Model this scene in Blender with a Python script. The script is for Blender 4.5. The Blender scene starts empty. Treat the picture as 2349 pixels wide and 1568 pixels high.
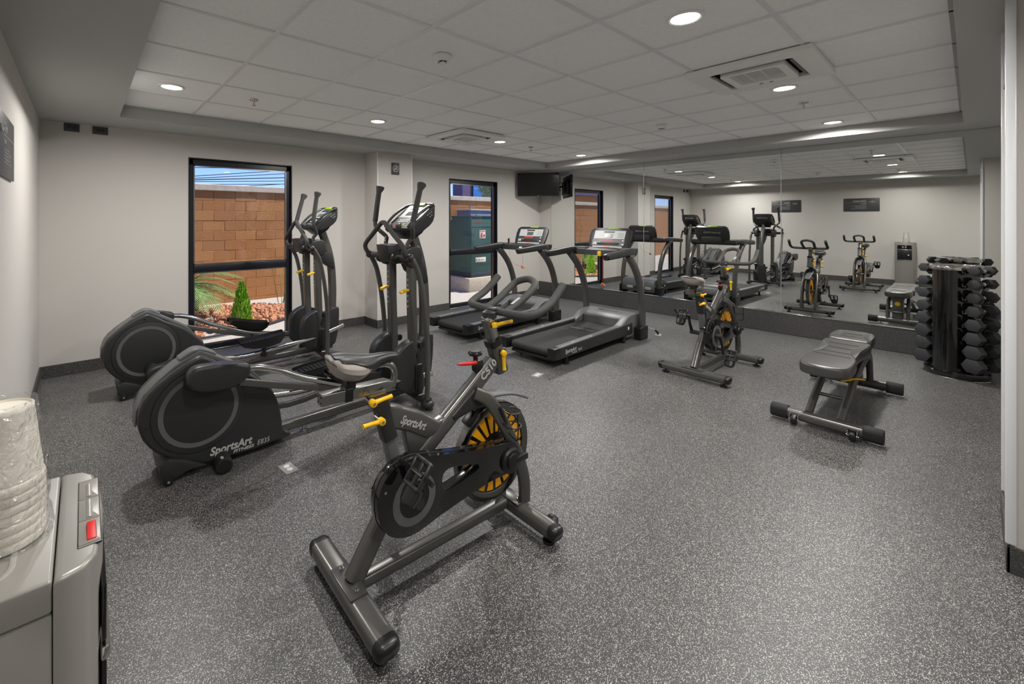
import bpy, bmesh, math, random
from mathutils import Vector, Matrix, Quaternion
random.seed(7)
S = bpy.context.scene
C = S.collection
R = math.radians
PI = math.pi
# ---------------------------------------------------------------- camera, world, lights, exposure
H = 1.453                                   # eye height
CEIL, SOFF = H + 1.0324, H + 0.925          # tile ceiling and soffit heights
XL, XM, YW = -0.305, 6.8975, 5.513          # left wall, mirror wall, window wall
cd = bpy.data.cameras.new('camera'); cam = bpy.data.objects.new('camera', cd); C.objects.link(cam)
S.camera = cam
cam.location = (0, 0, H)
cam.rotation_euler = (R(90), 0, 0.8687 - PI/2)
cd.sensor_width = 36.0; cd.sensor_fit = 'HORIZONTAL'
cd.lens = 36.0*1005.2445/2349.0
cd.shift_x = (1174.5 - 1040.129)/2349.0
cd.shift_y = -(784.0 - 505.5485)/2349.0
cd.clip_start = 0.02; cd.clip_end = 300
S.view_settings.view_transform = 'Standard'; S.view_settings.look = 'None'
S.view_settings.exposure = 0.0; S.view_settings.gamma = 1.0
S.view_settings.use_curve_mapping = False
w = bpy.data.worlds.new('world'); S.world = w; w.use_nodes = True
nt = w.node_tree; nt.nodes.clear()
wo = nt.nodes.new('ShaderNodeOutputWorld'); bg = nt.nodes.new('ShaderNodeBackground'); sk = nt.nodes.new('ShaderNodeTexSky')
sk.sky_type = 'NISHITA'; sk.sun_disc = False; sk.sun_elevation = R(50); sk.sun_rotation = R(200)
sk.altitude = 600; sk.air_density = 1.0; sk.dust_density = 0.05; sk.ozone_density = 4.0
tn = nt.nodes.new('ShaderNodeMix'); tn.data_type = 'RGBA'; tn.blend_type = 'MULTIPLY'; tn.inputs[0].default_value = 1; tn.inputs[7].default_value = (.40, .47, .80, 1)
nt.links.new(sk.outputs[0], tn.inputs[6]); nt.links.new(tn.outputs[2], bg.inputs[0]); nt.links.new(bg.outputs[0], wo.inputs[0])
bg.inputs[1].default_value = 0.24
sd = bpy.data.lights.new('sun', 'SUN'); sd.energy = 6.8; sd.angle = R(1.0); sd.color = (1.0, 0.95, 0.88)
so = bpy.data.objects.new('sun', sd); C.objects.link(so)
so.rotation_euler = (R(14), R(32), R(0))
LAMP_W = 15.2                                # watts of one downlight

# ---------------------------------------------------------------- materials
def lin(c): return tuple(((x/255)/12.92 if x/255 <= .04045 else ((x/255+.055)/1.055)**2.4) for x in c)
def mat(name, rgb, rough=.5, metal=0.0, spec=.5, noise=None, bump=0.0, bscale=200, coat=0.0):
    m = bpy.data.materials.new(name); m.use_nodes = True
    n = m.node_tree; b = n.nodes['Principled BSDF']; c = lin(rgb)
    b.inputs['Base Color'].default_value = (*c, 1); b.inputs['Roughness'].default_value = rough
    b.inputs['Metallic'].default_value = metal; b.inputs['Specular IOR Level'].default_value = spec
    b.inputs['Coat Weight'].default_value = coat
    if noise or bump:
        tc = n.nodes.new('ShaderNodeTexCoord')
    if noise:
        sc, amt = noise
        t = n.nodes.new('ShaderNodeTexNoise'); t.inputs['Scale'].default_value = sc; t.inputs['Detail'].default_value = 4
        r = n.nodes.new('ShaderNodeMapRange'); r.inputs[1].default_value = .3; r.inputs[2].default_value = .7
        r.inputs[3].default_value = 1-amt; r.inputs[4].default_value = 1+amt
        x = n.nodes.new('ShaderNodeMix'); x.data_type = 'RGBA'; x.blend_type = 'MULTIPLY'; x.inputs[0].default_value = 1
        x.inputs[6].default_value = (*c, 1)
        n.links.new(tc.outputs['Object'], t.inputs['Vector']); n.links.new(t.outputs[0], r.inputs[0])
        n.links.new(r.outputs[0], x.inputs[7]); n.links.new(x.outputs[2], b.inputs['Base Color'])
    if bump:
        t = n.nodes.new('ShaderNodeTexNoise'); t.inputs['Scale'].default_value = bscale; t.inputs['Detail'].default_value = 3
        k = n.nodes.new('ShaderNodeBump'); k.inputs['Strength'].default_value = bump; k.inputs['Distance'].default_value = .002
        n.links.new(tc.outputs['Object'], t.inputs['Vector']); n.links.new(t.outputs[0], k.inputs['Height']); n.links.new(k.outputs[0], b.inputs['Normal'])
    return m
def emat(name, rgb, s):
    m = bpy.data.materials.new(name); m.use_nodes = True; n = m.node_tree; b = n.nodes['Principled BSDF']
    b.inputs['Base Color'].default_value = (*lin(rgb), 1); b.inputs['Emission Color'].default_value = (*lin(rgb), 1); b.inputs['Emission Strength'].default_value = s
    return m
def rubber(name, base, fleck, scale, lo, hi, rough=.42, spec=.5):
    # crumb rubber: pale flecks of uneven size scattered in a dark mat
    m = bpy.data.materials.new(name); m.use_nodes = True; n = m.node_tree; b = n.nodes['Principled BSDF']
    tc = n.nodes.new('ShaderNodeTexCoord'); L = n.links.new
    wn = n.nodes.new('ShaderNodeTexNoise'); wn.inputs['Scale'].default_value = scale*1.1; wn.inputs['Detail'].default_value = 1
    wa = n.nodes.new('ShaderNodeVectorMath'); wa.operation = 'MULTIPLY_ADD'; wa.inputs[1].default_value = (.9/scale,)*3
    L(tc.outputs['Object'], wn.inputs['Vector']); L(wn.outputs['Color'], wa.inputs[0]); L(tc.outputs['Object'], wa.inputs[2])
    v = n.nodes.new('ShaderNodeTexVoronoi'); v.inputs['Scale'].default_value = scale
    L(wa.outputs[0], v.inputs['Vector'])
    sp = n.nodes.new('ShaderNodeSeparateColor'); L(v.outputs['Color'], sp.inputs[0])
    th = n.nodes.new('ShaderNodeMapRange'); th.inputs[1].default_value = lo; th.inputs[2].default_value = 1; th.inputs[3].default_value = 0; th.inputs[4].default_value = hi
    L(sp.outputs[0], th.inputs[0])
    df = n.nodes.new('ShaderNodeMath'); df.operation = 'SUBTRACT'; L(th.outputs[0], df.inputs[0]); L(v.outputs['Distance'], df.inputs[1])
    ms = n.nodes.new('ShaderNodeMapRange'); ms.inputs[1].default_value = -.03; ms.inputs[2].default_value = .08; L(df.outputs[0], ms.inputs[0])
    fb = n.nodes.new('ShaderNodeMath'); fb.operation = 'MULTIPLY_ADD'; fb.inputs[1].default_value = .6; fb.inputs[2].default_value = .4; L(sp.outputs[1], fb.inputs[0])
    fm = n.nodes.new('ShaderNodeMath'); fm.operation = 'MULTIPLY'; L(ms.outputs[0], fm.inputs[0]); L(fb.outputs[0], fm.inputs[1])
    mx = n.nodes.new('ShaderNodeMix'); mx.data_type = 'RGBA'; mx.inputs[6].default_value = (*lin(base), 1); mx.inputs[7].default_value = (*lin(fleck), 1)
    L(fm.outputs[0], mx.inputs[0])
    v2 = n.nodes.new('ShaderNodeTexNoise'); v2.inputs['Scale'].default_value = 1.3; v2.inputs['Detail'].default_value = 4; L(tc.outputs['Object'], v2.inputs['Vector'])
    v3 = n.nodes.new('ShaderNodeTexNoise'); v3.inputs['Scale'].default_value = scale*1.7; v3.inputs['Detail'].default_value = 2; L(tc.outputs['Object'], v3.inputs['Vector'])
    mr = n.nodes.new('ShaderNodeMapRange'); mr.inputs[1].default_value = .3; mr.inputs[2].default_value = .7; mr.inputs[3].default_value = .9; mr.inputs[4].default_value = 1.1; L(v2.outputs[0], mr.inputs[0])
    m3 = n.nodes.new('ShaderNodeMapRange'); m3.inputs[1].default_value = .3; m3.inputs[2].default_value = .7; m3.inputs[3].default_value = .55; m3.inputs[4].default_value = 1.45; L(v3.outputs[0], m3.inputs[0])
    mm = n.nodes.new('ShaderNodeMath'); mm.operation = 'MULTIPLY'; L(mr.outputs[0], mm.inputs[0]); L(m3.outputs[0], mm.inputs[1])
    x = n.nodes.new('ShaderNodeMix'); x.data_type = 'RGBA'; x.blend_type = 'MULTIPLY'; x.inputs[0].default_value = 1
    L(mx.outputs[2], x.inputs[6]); L(mm.outputs[0], x.inputs[7]); L(x.outputs[2], b.inputs['Base Color'])
    k = n.nodes.new('ShaderNodeBump'); k.inputs['Strength'].default_value = .12; k.inputs['Distance'].default_value = .001
    L(v3.outputs[0], k.inputs['Height']); L(k.outputs[0], b.inputs['Normal'])
    b.inputs['Roughness'].default_value = rough; b.inputs['Specular IOR Level'].default_value = spec
    return m
def glass(name, tint=(1, 1, 1), refl=.08):
    m = bpy.data.materials.new(name); m.use_nodes = True; n = m.node_tree; n.nodes.clear()
    o = n.nodes.new('ShaderNodeOutputMaterial'); t = n.nodes.new('ShaderNodeBsdfTransparent'); g = n.nodes.new('ShaderNodeBsdfGlossy')
    t.inputs[0].default_value = (*tint, 1); g.inputs['Roughness'].default_value = .02
    f = n.nodes.new('ShaderNodeLayerWeight'); f.inputs[0].default_value = .5
    p = n.nodes.new('ShaderNodeMath'); p.operation = 'POWER'; p.inputs[1].default_value = 5
    a = n.nodes.new('ShaderNodeMath'); a.operation = 'MULTIPLY_ADD'; a.inputs[1].default_value = .9; a.inputs[2].default_value = .035
    n.links.new(f.outputs['Facing'], p.inputs[0]); n.links.new(p.outputs[0], a.inputs[0])
    x = n.nodes.new('ShaderNodeMixShader'); n.links.new(a.outputs[0], x.inputs[0]); n.links.new(t.outputs[0], x.inputs[1]); n.links.new(g.outputs[0], x.inputs[2]); n.links.new(x.outputs[0], o.inputs[0])
    return m
def wrapmat(name):
    # thin crinkled film: mostly clear, glossy where it folds away from the eye
    m = bpy.data.materials.new(name); m.use_nodes = True; n = m.node_tree; n.nodes.clear(); L = n.links.new
    o = n.nodes.new('ShaderNodeOutputMaterial'); t = n.nodes.new('ShaderNodeBsdfTransparent'); t.inputs[0].default_value = (.95, .95, .95, 1)
    g = n.nodes.new('ShaderNodeBsdfGlossy'); g.inputs['Roughness'].default_value = .13
    tc = n.nodes.new('ShaderNodeTexCoord'); ns = n.nodes.new('ShaderNodeTexNoise'); ns.inputs['Scale'].default_value = 55; ns.inputs['Detail'].default_value = 4; ns.inputs['Distortion'].default_value = 1.5
    bp = n.nodes.new('ShaderNodeBump'); bp.inputs['Strength'].default_value = 1; bp.inputs['Distance'].default_value = .014
    L(tc.outputs['Object'], ns.inputs['Vector']); L(ns.outputs[0], bp.inputs['Height']); L(bp.outputs[0], g.inputs['Normal'])
    lw = n.nodes.new('ShaderNodeLayerWeight'); lw.inputs[0].default_value = .5; L(bp.outputs[0], lw.inputs['Normal'])
    p = n.nodes.new('ShaderNodeMath'); p.operation = 'POWER'; p.inputs[1].default_value = 2.0; L(lw.outputs['Facing'], p.inputs[0])
    a = n.nodes.new('ShaderNodeMath'); a.operation = 'MULTIPLY_ADD'; a.inputs[1].default_value = .5; a.inputs[2].default_value = .12; L(p.outputs[0], a.inputs[0])
    x = n.nodes.new('ShaderNodeMixShader'); L(a.outputs[0], x.inputs[0]); L(t.outputs[0], x.inputs[1]); L(g.outputs[0], x.inputs[2]); L(x.outputs[0], o.inputs[0])
    return m
M = {}
M['wall'] = mat('wall_paint', (199, 195, 190), .75, bump=.08, bscale=260)
M['soffit'] = mat('soffit_paint', (180, 180, 178), .7, bump=.05, bscale=200)
M['tile'] = mat('ceiling_tile', (246, 246, 246), .8, noise=(60, .03), bump=.12, bscale=500)
M['tee'] = mat('white_tee', (225, 227, 230), .28)
M['floor'] = rubber('speckled_rubber', (55, 55, 55), (204, 202, 197), 330, .14, .64, .41, .6)
M['base'] = rubber('speckled_rubber_base', (54, 53, 52), (150, 148, 143), 330, .22, .6, .6)
M['frame'] = mat('black_window_frame', (24, 26, 34), .3)
M['glass'] = glass('window_glass')
M['mirror'] = mat('mirror_silver', (232, 234, 232), 0.0, 1.0)
M['seam'] = mat('polished_edge', (200, 205, 205), .15, .6)
M['charc'] = mat('charcoal_metallic_paint', (98, 97, 94), .28, .5)
M['dkpl'] = mat('charcoal_plastic', (42, 42, 43), .42, bump=.05, bscale=900)
M['greypl'] = mat('grey_plastic', (96, 97, 98), .42)
M['blk'] = mat('black_plastic', (22, 22, 22), .35)
M['rub'] = mat('black_rubber', (26, 26, 26), .7)
M['foam'] = mat('grey_foam_grip', (64, 64, 62), .75, bump=.1, bscale=700)
M['chrome'] = mat('chrome', (205, 205, 203), .12, 1.0)
M['steel'] = mat('brushed_steel', (150, 150, 147), .28, 1.0)
M['rimst'] = mat('flywheel_steel', (120, 120, 117), .22, 1.0)
M['yel'] = mat('yellow_plastic', (244, 190, 20), .35)
M['amber'] = mat('amber_panel', (232, 160, 10), .45)
M['red'] = mat('red_plastic', (205, 36, 28), .4)
M['ltgrey'] = mat('light_grey_print', (176, 176, 174), .5)
M['ring'] = mat('grey_ring', (92, 92, 92), .45)
M['leath'] = mat('black_leather', (60, 59, 57), .31, spec=1.0, bump=.12, bscale=350)
M['saddle'] = mat('saddle_leather', (32, 31, 30), .44, bump=.12, bscale=350)
M['gleath'] = mat('grey_leather', (150, 144, 138), .6, bump=.1, bscale=300)
M['gloss'] = mat('gloss_black', (14, 14, 15), .12, coat=.5)
M['hex'] = mat('hex_rubber', (48, 49, 51), .62, bump=.06, bscale=400)
M['silver'] = mat('silver_plastic', (152, 149, 144), .36, .35, bump=.02, bscale=900)
M['silver2'] = mat('silver_plastic_light', (170, 168, 164), .34, .3)
M['white'] = mat('white_plastic', (232, 232, 230), .4)
M['cup'] = mat('foam_cup', (226, 221, 209), .6)
M['wrap'] = wrapmat('cling_wrap')
M['sign'] = mat('slate_sign', (66, 66, 68), .4)
M['screen'] = mat('dark_screen', (20, 20, 21), .15)
M['lcd'] = mat('grey_display', (92, 96, 96), .2)
M['panel'] = mat('silver_console_panel', (182, 184, 184), .4)
M['lime'] = mat('lime_plastic', (146, 182, 40), .45)
M['cream'] = mat('cream_paper', (226, 214, 186), .6)
M['orange'] = mat('orange_plastic', (214, 110, 10), .4)
M['led'] = emat('lamp_diffuser', (255, 246, 226), 26)
M['redled'] = emat('red_led', (240, 40, 30), 1.2)
M['block'] = mat('clay_block', (164, 112, 64), .9, noise=(30, .13), bump=.3, bscale=90)
M['block2'] = mat('clay_block_light', (174, 122, 70), .9, noise=(30, .12), bump=.3, bscale=90)
M['mortar'] = mat('mortar', (146, 100, 60), .95)
M['conc'] = mat('concrete', (196, 184, 160), .9, noise=(12, .1), bump=.2, bscale=60)
M['gravel'] = mat('gravel', (176, 170, 160), .95, noise=(70, .25), bump=.8, bscale=120)
M['stone'] = mat('red_stone', (176, 122, 90), .85, noise=(9, .35))
M['leaf'] = mat('palm_leaf', (110, 138, 78), .5, noise=(6, .25))
M['leafl'] = mat('grey_green_leaf', (112, 132, 74), .5, noise=(6, .2))
M['cyp'] = mat('cypress_leaf', (126, 176, 36), .6, noise=(20, .25))
M['bark'] = mat('bark', (104, 82, 62), .9, noise=(30, .2), bump=.5, bscale=60)
M['teal'] = mat('teal_cabinet', (60, 96, 82), .55, noise=(3, .06))
M['teal2'] = mat('teal_cabinet_dark', (52, 60, 62), .6)
M['gcab'] = mat('grey_cabinet', (120, 126, 138), .5)
M['bldg'] = mat('violet_building', (92, 82, 112), .8)
M['bwin'] = mat('blue_window', (60, 120, 190), .2)
M['cable'] = mat('black_cable', (30, 32, 38), .6)
M['woodw'] = mat('weathered_wall', (150, 150, 150), .9, noise=(8, .2))

# ---------------------------------------------------------------- mesh helpers
class B:
    def __init__(s): s.bm = bmesh.new()
    def _new(s, vs, mtx): 
        for v in vs: v.co = mtx @ v.co
    def box(s, c, d, bev=0, seg=2, rot=None):
        r = bmesh.ops.create_cube(s.bm, size=1)
        vs = r['verts']
        for v in vs: v.co = Vector((v.co.x*d[0], v.co.y*d[1], v.co.z*d[2]))
        if bev:
            es = list({e for v in vs for e in v.link_edges})
            q = bmesh.ops.bevel(s.bm, geom=es, offset=min(bev, .49*min(d)), segments=seg, affect='EDGES', profile=.5)
            vs = list({v for f in q['faces'] for v in f.verts} | {v for v in vs if v.is_valid})
        m = Matrix.Translation(c)
        if rot is not None: m = m @ rot.to_4x4()
        s._new(vs, m); return s
    def prism(s, pts, a, b, bev=0, seg=2, ax='y', holes=()):
        # outline pts (u,v) in the plane across ax; extruded from a to b along ax
        def P(u, v, t):
            return {'y': (u, t, v), 'x': (t, u, v), 'z': (u, v, t)}[ax]
        loops = [pts] + list(holes); edges = []
        for L in loops:
            vs = [s.bm.verts.new(P(u, v, a)) for u, v in L]
            edges += [s.bm.edges.new((vs[i], vs[(i+1) % len(vs)])) for i in range(len(vs))]
        if holes:
            fs = [f for f in bmesh.ops.triangle_fill(s.bm, use_beauty=True, use_dissolve=False, edges=edges)['geom'] if isinstance(f, bmesh.types.BMFace)]
        else:
            fs = [s.bm.faces.new([e.verts[0] for e in edges])] if False else [s.bm.faces.new(vs)]
        r = bmesh.ops.extrude_face_region(s.bm, geom=fs)
        nv = [g for g in r['geom'] if isinstance(g, bmesh.types.BMVert)]
        d = Vector(P(0, 0, b-a))
        for v in nv: v.co += d
        allf = set(fs) | {f for v in nv for f in v.link_faces}
        if bev:
            es = [e for e in {e for f in allf if f.is_valid for e in f.edges} if len(e.link_faces) == 2 and e.calc_face_angle(0) > .5 and (abs((e.verts[0].co-e.verts[1].co).dot(d.normalized())) < 1e-5)]
            bmesh.ops.bevel(s.bm, geom=es, offset=bev, segments=seg, affect='EDGES', profile=.5, clamp_overlap=True)
        return s
    def cyl(s, p0, p1, r, r2=None, n=20, bev=0):
        p0, p1 = Vector(p0), Vector(p1); d = p1-p0
        q = bmesh.ops.create_cone(s.bm, cap_ends=True, cap_tris=False, segments=n, radius1=r, radius2=r if r2 is None else r2, depth=d.length)
        vs = q['verts']
        if bev:
            es = [e for e in {e for v in vs for e in v.link_edges} if any(len(f.verts) > 4 for f in e.link_faces)]
            k = bmesh.ops.bevel(s.bm, geom=es, offset=bev, segments=2, affect='EDGES', profile=.5)
            vs = list({v for f in k['faces'] for v in f.verts} | {v for v in vs if v.is_valid})
        s._new(vs, Matrix.Translation((p0+p1)/2) @ Vector((0, 0, 1)).rotation_difference(d.normalized()).to_matrix().to_4x4())
        return s
    def ell(s, c, rad, n=16, m=10):
        q = bmesh.ops.create_uvsphere(s.bm, u_segments=n, v_segments=m, radius=1)
        for v in q['verts']: v.co = Vector((c[0]+v.co.x*rad[0], c[1]+v.co.y*rad[1], c[2]+v.co.z*rad[2]))
        return s
    def lathe(s, prof, c=(0, 0, 0), ax='z', n=28):
        rings = []
        for (r, h) in prof:
            ring = []
            for i in range(n):
                a = 2*PI*i/n; x, y = r*math.cos(a), r*math.sin(a)
                p = {'z': (x, y, h), 'y': (x, h, y), 'x': (h, x, y)}[ax]
                ring.append(s.bm.verts.new(Vector(p)+Vector(c)))
            rings.append(ring)
        for a, b in zip(rings, rings[1:]):
            for i in range(n): s.bm.faces.new((a[i], a[(i+1) % n], b[(i+1) % n], b[i]))
        for ring in (rings[0], rings[-1]):
            try: s.bm.faces.new(ring)
            except ValueError: pass
        return s
    def tube(s, path, r, n=10, sm=0, sec=None, cap=True, closed=False, up=None):
        # swept section along a path; r scalar or list; sec=(w,h,round) gives a rounded rectangle section (w along the side vector)
        P = [Vector(p) for p in path]
        rs = list(r) if isinstance(r, (list, tuple)) else [r]*len(P)
        if sm:
            Q, rq = [], []
            N = len(P)
            rng = range(N if closed else N-1)
            for i in rng:
                p0, p1, p2, p3 = (P[(i-1) % N] if (closed or i) else P[0]), P[i], P[(i+1) % N], (P[(i+2) % N] if (closed or i+2 < N) else P[-1])
                for k in range(sm):
                    t = k/sm
                    Q.append(.5*((2*p1)+(-p0+p2)*t+(2*p0-5*p1+4*p2-p3)*t*t+(-p0+3*p1-3*p2+p3)*t**3)); rq.append(rs[i]*(1-t)+rs[(i+1) % N]*t)
            if not closed: Q.append(P[-1]); rq.append(rs[-1])
            P, rs = Q, rq
        N = len(P); T = []
        for i in range(N):
            a = P[(i-1) % N] if (closed or i) else P[i]; b = P[(i+1) % N] if (closed or i < N-1) else P[i]
            T.append((b-a).normalized() if (b-a).length > 1e-9 else Vector((0, 0, 1)))
        u = Vector(up) if up else (Vector((0, 1, 0)) if abs(T[0].y) < .9 else Vector((1, 0, 0)))
        if sec:
            ww, hh, rd = sec; k = 3; prof = []
            for cx, cy, a0 in ((ww/2-rd, hh/2-rd, 0), (-ww/2+rd, hh/2-rd, 90), (-ww/2+rd, -hh/2+rd, 180), (ww/2-rd, -hh/2+rd, 270)):
                for j in range(k+1):
                    a = R(a0+90*j/k); prof.append((cx+rd*math.cos(a), cy+rd*math.sin(a)))
        else: prof = [(math.cos(2*PI*i/n), math.sin(2*PI*i/n)) for i in range(n)]
        rings = []
        for i in range(N):
            t = T[i]; u = (u-t*u.dot(t)); u = u.normalized() if u.length > 1e-6 else t.orthogonal().normalized()
            v = t.cross(u)
            rings.append([s.bm.verts.new(P[i]+u*(a*rs[i])+v*(b*rs[i])) for a, b in prof])
        m = len(prof)
        for i in range(N if closed else N-1):
            a, b = rings[i], rings[(i+1) % N]
            for j in range(m): s.bm.faces.new((a[j], a[(j+1) % m], b[(j+1) % m], b[j]))
        if cap and not closed:
            s.bm.faces.new(rings[0][::-1]); s.bm.faces.new(rings[-1])
        return s
    def loft(s, rings, cap=True):
        L = [[s.bm.verts.new(p) for p in r] for r in rings]; m = len(L[0])
        for a, b in zip(L, L[1:]):
            for j in range(m): s.bm.faces.new((a[j], a[(j+1) % m], b[(j+1) % m], b[j]))
        if cap: s.bm.faces.new(L[0][::-1]); s.bm.faces.new(L[-1])
        return s
    def quad(s, *p): s.bm.faces.new([s.bm.verts.new(q) for q in p]); return s
def mesh(name, b, m, ang=40):
    bmesh.ops.recalc_face_normals(b.bm, faces=b.bm.faces)
    me = bpy.data.meshes.new(name); b.bm.to_mesh(me); b.bm.free()
    me.materials.append(M[m] if isinstance(m, str) else m)
    me.polygons.foreach_set('use_smooth', [True]*len(me.polygons)); me.set_sharp_from_angle(angle=R(ang))
    return me
def obj(name, b, m, parent=None, label=None, ang=40):
    o = bpy.data.objects.new(name, mesh(name, b, m, ang)); C.objects.link(o)
    if parent: o.parent = parent
    if label: o['label'] = label
    return o
def tag(o, label, cat, group=None):
    o['label'] = label; o['category'] = cat
    if group: o['group'] = group
    return o
def thing(name, label, cat, loc=(0, 0, 0), rz=0, group=None):
    o = bpy.data.objects.new(name, None); C.objects.link(o); o.location = loc; o.rotation_euler = (0, 0, rz); o.empty_display_size = .1
    return tag(o, label, cat, group)
def struct(name, b, m, parent=None, ang=40):
    o = obj(name, b, m, parent, ang=ang)
    if not parent: o['kind'] = 'structure'
    return o
def kids(o): return [c for c in bpy.data.objects if c.parent == o]
def dup(o, label=None, loc=None, rz=None, parent=None):
    c = o.copy(); C.objects.link(c)
    if parent: c.parent = parent
    if label: c['label'] = label
    if loc is not None: c.location = loc
    if rz is not None: c.rotation_euler[2] = rz
    for k in kids(o): dup(k, parent=c)
    return c
def text(s, size, mtx, m, parent=None, name='lettering', shear=0, bold=0, ext=.0006, align='LEFT', label=None, width=None):
    cu = bpy.data.curves.new(name, 'FONT'); cu.body = s; cu.size = size; cu.extrude = ext; cu.shear = shear; cu.offset = bold; cu.align_x = align; cu.resolution_u = 3
    o = bpy.data.objects.new(name+'_tmp', cu); C.objects.link(o)
    bpy.context.view_layer.update()
    me = bpy.data.meshes.new_from_object(o.evaluated_get(bpy.context.evaluated_depsgraph_get())); 
    bpy.data.objects.remove(o); bpy.data.curves.remove(cu)
    if width and len(me.vertices):
        xs = [v.co.x for v in me.vertices]; k = width/max(1e-6, max(xs)-min(xs))
        for v in me.vertices: v.co.x *= k
    me.transform(mtx); me.materials.clear(); me.materials.append(M[m]); me.name = name
    r = bpy.data.objects.new(name, me); C.objects.link(r)
    if parent: r.parent = parent
    if label: r['label'] = label
    return r
def frame(o, x, y):           # matrix whose local x and y axes are given (z = x cross y), at o
    x = Vector(x).normalized(); y = Vector(y).normalized(); z = x.cross(y).normalized(); y = z.cross(x)
    m = Matrix((x, y, z)).transposed().to_4x4(); m.translation = Vector(o); return m
def rrect(w, h, r, cx=0, cy=0, k=4):
    p = []
    for sx, sy, a0 in ((1, 1, 0), (-1, 1, 90), (-1, -1, 180), (1, -1, 270)):
        for j in range(k+1):
            a = R(a0+90*j/k); p.append((cx+sx*(w/2-r)+r*math.cos(a), cy+sy*(h/2-r)+r*math.sin(a)))
    return p
def circ(cx, cy, r, n=40, a0=0, a1=360):
    return [(cx+r*math.cos(R(a0+(a1-a0)*i/n)), cy+r*math.sin(R(a0+(a1-a0)*i/n))) for i in range(n if abs(a1-a0) >= 360 else n+1)]
def smooth(pts, k=4):
    N = len(pts); Q = []
    for i in range(N):
        p0, p1, p2, p3 = [Vector(pts[(i+j-1) % N]) for j in range(4)]
        for q in range(k):
            t = q/k; v = .5*((2*p1)+(-p0+p2)*t+(2*p0-5*p1+4*p2-p3)*t*t+(-p0+3*p1-3*p2+p3)*t**3); Q.append((v.x, v.y))
    return Q
# ================================================================ ROOM
YN, XS0, XS1, YS = -3.0, 2.93, 3.48, -0.105    # wall behind the camera, entrance stub wall faces
TX0, TX1, TY0, TY1 = .251, 6.339, .0513, 4.916  # tray
fl = struct('floor', B().box(((XL+XM)/2, (YN+YW)/2, -.05), (XM-XL+.6, YW-YN+.6, .1)), 'floor')
WT = .24; WF = .115
wl = struct('wall_left', B().box((XL-WT/2, (YN+YW)/2, 1.4), (WT, YW-YN+2*WT, 2.8)), 'wall')
# window wall with two floor-length openings
W1, W2, WZ = (.885, 2.0), (4.575, 5.69), 2.137
b = B()
for x0, x1 in ((XL-WT, W1[0]), (W1[1], W2[0]), (W2[1], XM+WT)): b.box(((x0+x1)/2, YW+WF/2, 1.4), (x1-x0, WF, 2.8))
for x0, x1 in (W1, W2):
    b.box(((x0+x1)/2, YW+WF/2, (WZ+2.8)/2), (x1-x0, WF, 2.8-WZ)); b.box(((x0+x1)/2, YW+WF/2, -.09), (x1-x0, WF, .2))
struct('wall_far', b, 'wall')
PX0, PX1, PY = 3.03, 3.59, 5.165
struct('wall_pilaster', B().box(((PX0+PX1)/2, (PY+YW+.02)/2, 1.21), (PX1-PX0, YW+.02-PY, 2.42)), 'wall')
b = B()
for x in (PX0, PX1): b.box((x, PY, 1.245), (.012, .012, 2.27), .003)
struct('trim_1', b, 'tee')
MZ0, MZ1 = .27, SOFF
b = B().box((XM+WT/2, (YN+YW)/2, 1.4), (WT, YW-YN+2*WT, 2.8))
wr = struct('wall_right', b, 'wall')
struct('wall_entrance', B().box(((XS0+XS1)/2, (YN+YS)/2, 1.4), (XS1-XS0, YS-YN, 2.8)), 'wall')
struct('wall_near', B().box(((XL+XM)/2, YN-WT/2, 1.4), (XM-XL+2*WT, WT, 2.8)), 'wall')
struct('wall_alcove', B().box(((XS1+XM)/2, -1.3, 1.4), (XM-XS1, .1, 2.8)), 'wall')
b = B(); b.box((XS0, YS, 1.25), (.03, .03, 2.26), .004); b.box((XS1, YS, 1.25), (.02, .02, 2.26), .004)
struct('trim_2', b, 'tee')
# soffit (ceiling) with a tray recess that holds the tile field
b = B()
zt = 2.75; zc = (SOFF+zt)/2; hz = zt-SOFF
for x0, x1, y0, y1 in ((XL, TX0, YN, YW), (TX1, XM, YN, YW), (TX0, TX1, TY1, YW), (TX0, TX1, YN, TY0)):
    b.box(((x0+x1)/2, (y0+y1)/2, zc), (x1-x0, y1-y0, hz))
ce = struct('ceiling', b, 'soffit')
obj('ceiling_deck', B().box(((TX0+TX1)/2, (TY0+TY1)/2, CEIL+.12), (TX1-TX0, TY1-TY0, .05)), 'dkpl', ce)
gx = [.817+.61*i for i in range(10)]; gy = [.6406+.61*j for j in range(7)]
xs = [TX0]+gx+[TX1]; ys = [TY0]+gy+[TY1]
ACS = [(3.562, .945), (3.562, 3.991)]
tm = {}
for i in range(len(xs)-1):
    for j in range(len(ys)-1):
        wd, hd = round(xs[i+1]-xs[i]-.016, 3), round(ys[j+1]-ys[j]-.016, 3)
        cx, cy = (xs[i]+xs[i+1])/2, (ys[j]+ys[j+1])/2
        if any(abs(cx-a) < .2 and abs(cy-c) < .2 for a, c in ACS): continue
        if wd < .02 or hd < .02: continue
        if (wd, hd) not in tm: tm[(wd, hd)] = mesh('ceiling_tile', B().box((0, 0, 0), (wd, hd, .018), .003, 1), 'tile')
        o = bpy.data.objects.new('ceiling_tile', tm[(wd, hd)]); C.objects.link(o); o.parent = ce; o.location = (cx, cy, CEIL+.012)
for x in gx: obj('tee_rail', B().box((x, (TY0+TY1)/2, CEIL+.001), (.024, TY1-TY0, .012), .002, 1).box((x, (TY0+TY1)/2, CEIL+.03), (.004, TY1-TY0, .05)), 'tee', ce)
for y in gy: obj('cross_tee', B().box(((TX0+TX1)/2, y, CEIL+.0016), (TX1-TX0, .024, .010), .002, 1), 'tee', ce)
b = B()
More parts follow.
